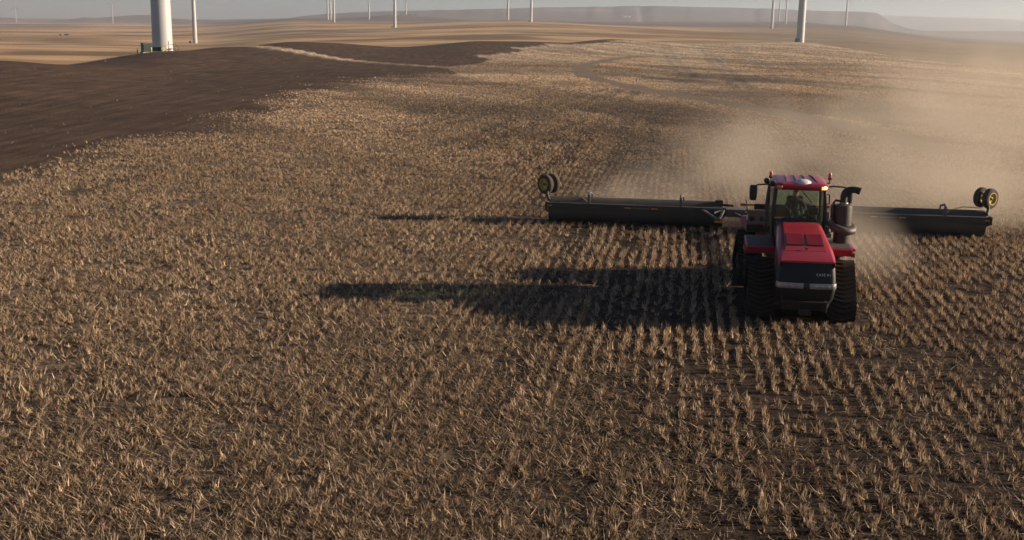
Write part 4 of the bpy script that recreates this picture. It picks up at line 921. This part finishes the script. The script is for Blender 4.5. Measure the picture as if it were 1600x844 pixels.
def cabinet(px, D, w, d_, h, lab, rz=R(20), lid=True):
    x, y, z, a = place_at(px, D); c = empty('transformer_cabinet', (x, y, z), rz)
    tag(c, lab, 'cabinet')
    MB().box(-w / 2 - .15, w / 2 + .15, -d_ / 2 - .15, d_ / 2 + .15, -.3, .12).build('pad', 'concrete', c)
    b = MB().box(-w / 2, w / 2, -d_ / 2, d_ / 2, .12, h).build('housing', 'cabinet_green', c, bevel=.03)
    for s in (-1, 1): MB().box(s * w / 4 - w / 4 + .05, s * w / 4 + w / 4 - .05, -d_ / 2 - .04, -d_ / 2 - .003, .25, h - .15).build('door', 'cabinet_dark', c, bevel=.01)
    if lid: MB().box(-w / 2 - .06, w / 2 + .06, -d_ / 2 - .08, d_ / 2 + .06, h, h + .08).build('lid', 'cabinet_green', c, bevel=.02)
    MB().box(w / 2 + .003, w / 2 + .02, -.2, .2, h * .6, h * .75).build('warning_label', 'white_paint', c)
    return c
cabinet(229.5, 259, 2.0, 1.5, 1.95, 'tall green transformer cabinet left of the large turbine tower', R(38))
cabinet(246.5, 255, 1.75, 1.1, .95, 'low dark green cabinet in front of the large turbine tower', R(6))
for px, D, lab in ((215, 259, 'yellow post left of the tall green cabinet'), (236.5, 254.5, 'yellow post between the tall and the low green cabinets'), (254.5, 253, 'yellow post at the near right corner of the low cabinet'), (260, 254, 'yellow post below the door of the large turbine tower')):
    x, y, z, a = place_at(px, D); o = empty('bollard', (x, y, z)); tag(o, lab, 'bollard', 'yellow posts round the transformer cabinets')
    MB().lathe([(-.3, .11), (1.02, .11), (1.08, .08), (1.1, .02)], (0, 0, 0), (0, 0, 1), 14).build('post', 'post_yellow', o, 40); MB().lathe([(.8, .114), (.95, .114)], (0, 0, 0), (0, 0, 1), 14).build('band', 'white_paint', o)
for px, D, lab in ((297, 1155, 'small dark cabinet beside the turbine tower on the golden field'), (1245.8, 637, 'dark cabinet at the foot of the wide turbine tower on stubble'), (612.7, 1590, 'dark box left of the turbine foot on golden field'), (520.6, 2350, 'tiny dark box at the foot of the cluster turbine'), (827, 1795, 'tiny dark box at the foot of the hilltop turbine'), (1204.5, 1890, 'tiny dark box at the foot of the turbine before the mesa')):
    cabinet(px, D, 2.0, 1.8, 2.0, lab, R(15))
# ------------------------------------------------------------------ far farm and trees
for k, (px, lab) in enumerate(((629, 'leftmost tiny dark tree on the far hilltop'), (637, 'tiny dark tree beside the faint turbine on the far hill'), (641, 'broad tiny dark tree right of the faint turbine'), (648, 'rightmost tiny dark tree on the far hilltop'), (94, 'small dark bush on the golden field'), (104, 'slightly larger dark bush on the golden field'), (27, 'dark bush low on the near golden slope'))):
    D = 4600 if k < 4 else (1500 if k < 6 else 330); sz = (9, 7, 10, 8, 2.2, 3, .8)[k]
    x, y, z, a = place_at(px, D); t_ = empty('far_tree' if k < 4 else 'bush', (x, y, z)); tag(t_, lab, 'tree' if k < 4 else 'bush')
    MB().tube([(0, 0, -.5), (.05 * sz, 0, .35 * sz), (0, .04 * sz, .7 * sz)], [.06 * sz, .05 * sz, .02 * sz], 7).build('trunk', 'bark', t_)
    rg = random.Random(k); mb = MB()
    for q in range(260):
        u, v_, w = rg.gauss(0, .42), rg.gauss(0, .42), rg.gauss(.62, .2); s = sz * rg.uniform(.05, .11); c0 = Vector((u * sz, v_ * sz, max(.1, w) * sz)); d1 = Vector((rg.gauss(0, 1), rg.gauss(0, 1), rg.gauss(0, 1))).normalized(); d2 = d1.orthogonal()
        mb.add([c0 - d1 * s, c0 + d2 * s * .7, c0 + d1 * s, c0 - d2 * s * .7], [(0, 1, 2, 3)])
    mb.build('crown', 'far_foliage', t_)
for px, lab in ((977, 'left of two tiny white farm sheds below the far ridge'), (983.5, 'right of two tiny white farm sheds below the far ridge')):
    x, y, z, a = place_at(px, 5600); t_ = empty('farm_shed', (x, y, z)); tag(t_, lab, 'shed')
    MB().box(-7, 7, -5, 5, -3, 5).build('wall', 'white_paint', t_); MB().prism([(-5.6, 5), (5.6, 5), (0, 8)], 'x', -7.4, 7.4).build('roof', 'white_paint', t_)

# ------------------------------------------------------------------ dust behind the roller
def dust_mat():
    m = bpy.data.materials.new('dust'); m.use_nodes = True; t = m.node_tree; N = t.nodes; L = t.links; N.remove(N['Principled BSDF'])
    pv = N.new('ShaderNodeVolumePrincipled'); pv.inputs['Color'].default_value = (0.77, 0.665, 0.545, 1); pv.inputs['Anisotropy'].default_value = 0.25
    L.new(pv.outputs[0], N['Material Output'].inputs['Volume'])
    tc = N.new('ShaderNodeTexCoord'); sp = N.new('ShaderNodeSeparateXYZ'); L.new(tc.outputs['Object'], sp.inputs[0])
    def M_(op, a, b=0.0, c=None):
        q = N.new('ShaderNodeMath'); q.operation = op
        for i, v in enumerate((a, b) if c is None else (a, b, c)):
            if isinstance(v, (int, float)): q.inputs[i].default_value = v
            else: L.new(v, q.inputs[i])
        return q.outputs[0]
    def rg(v, a, b, c, d, st=True):
        r = N.new('ShaderNodeMapRange'); r.interpolation_type = 'SMOOTHSTEP' if st else 'LINEAR'; L.new(v, r.inputs['Value'])
        for k_, q in zip(('From Min', 'From Max', 'To Min', 'To Max'), (a, b, c, d)): r.inputs[k_].default_value = q
        return r.outputs['Result']
    x, y, z = sp.outputs['X'], sp.outputs['Y'], sp.outputs['Z']
    # object frame: x along the roller, y back along the trail; the wind carries the dust towards +x
    drift = M_('MULTIPLY', y, DRIFT)
    v = M_('SUBTRACT', x, drift)
    half = M_('ADD', 8.6, M_('MULTIPLY', y, .12))
    nz = N.new('ShaderNodeTexNoise'); nz.inputs['Scale'].default_value = .13; nz.inputs['Detail'].default_value = 4; nz.inputs['Roughness'].default_value = .6
    mp = N.new('ShaderNodeMapping'); mp.inputs['Scale'].default_value = (1.1, .35, 1.6); mp.inputs['Rotation'].default_value = (0, 0, -math.atan(DRIFT)); L.new(tc.outputs['Object'], mp.inputs['Vector']); L.new(mp.outputs[0], nz.inputs['Vector'])
    n_ = M_('SUBTRACT', nz.outputs['Fac'], .5)
    lat = M_('ADD', M_('DIVIDE', v, half), M_('MULTIPLY', n_, .6))
    left = rg(lat, -1.05, -.5, 0, 1); right_ = rg(lat, .75, 1.6, 1, .0)
    top = M_('ADD', M_('ADD', 1.9, M_('MULTIPLY', M_('POWER', M_('MAXIMUM', y, 0.01), .8), .15)), M_('MULTIPLY', n_, 3.2))
    hz = rg(M_('DIVIDE', z, M_('MAXIMUM', top, .4)), .25, 1.25, 1, 0)
    st = rg(y, -.2, 2.0, 0, 1); en = rg(y, 45, 180, 1, 0)
    puff = rg(nz.outputs['Fac'], .32, .66, .16, 1.7)
    dn = M_('MULTIPLY', M_('MULTIPLY', left, right_), M_('MULTIPLY', hz, M_('MULTIPLY', st, en)))
    dn = M_('MULTIPLY', M_('MULTIPLY', dn, puff), M_('ADD', .0095, M_('DIVIDE', .78, M_('ADD', y, 4.0))))
    # dust blown forward past the right wing and the tractor
    d2 = M_('ADD', M_('ADD', M_('POWER', M_('DIVIDE', M_('SUBTRACT', x, 2.6), 1.9), 2.0), M_('POWER', M_('DIVIDE', M_('ADD', y, 4.5), 5.0), 2.0)), M_('POWER', M_('DIVIDE', z, M_('ADD', 1.3, M_('MULTIPLY', n_, 1.5))), 2.0))
    near = M_('MULTIPLY', rg(d2, 0.0, 2.4, .07, 0), puff)
    dn = M_('ADD', dn, near)
    L.new(dn, pv.inputs['Density'])
    return m
DRIFT = .42
MATS['dust'] = dust_mat()
du = MB().prism([(-10.5, -1.0), (10.5, -1.0), (16, 0), (14 + 190 * DRIFT + 40, 190), (-10.5 + 190 * DRIFT - 25, 190), (-11, 20)], 'z', .02, 19.0)
# a lower front block reaches past the right wing
du2 = MB().prism([(-11, -11), (11, -11), (16, 0), (14 + 190 * DRIFT + 40, 190), (-11 + 190 * DRIFT - 30, 190), (-11, 20)], 'z', .02, 19.0)
dust = du2.build('dust_cloud', 'dust'); dust.location = (RP[0], RP[1], 0); dust.rotation_euler = (0, 0, RYAW); dust['kind'] = 'stuff'
dust['label'] = 'tan dust cloud drifting up behind the land roller'; dust['category'] = 'dust'
MATS['dust'].cycles.volume_step_rate = .5 if hasattr(MATS['dust'], 'cycles') and hasattr(MATS['dust'].cycles, 'volume_step_rate') else 0

# ------------------------------------------------------------------ haze in the air
hm = bpy.data.materials.new('haze'); hm.use_nodes = True; t = hm.node_tree; t.nodes.remove(t.nodes['Principled BSDF'])
pv = t.nodes.new('ShaderNodeVolumePrincipled'); pv.inputs['Color'].default_value = (.93, .96, 1.0, 1); pv.inputs['Density'].default_value = 0.00013; pv.inputs['Anisotropy'].default_value = .6
t.links.new(pv.outputs[0], t.nodes['Material Output'].inputs['Volume']); MATS['haze'] = hm
zb, zt = float(Z.min()) - 4, max(float(Z.max()), 185.0) + 6
hz_ = MB().box(-16500, 16500, -16500, 16500, zb, zt).build('haze', 'haze'); hz_['kind'] = 'stuff'
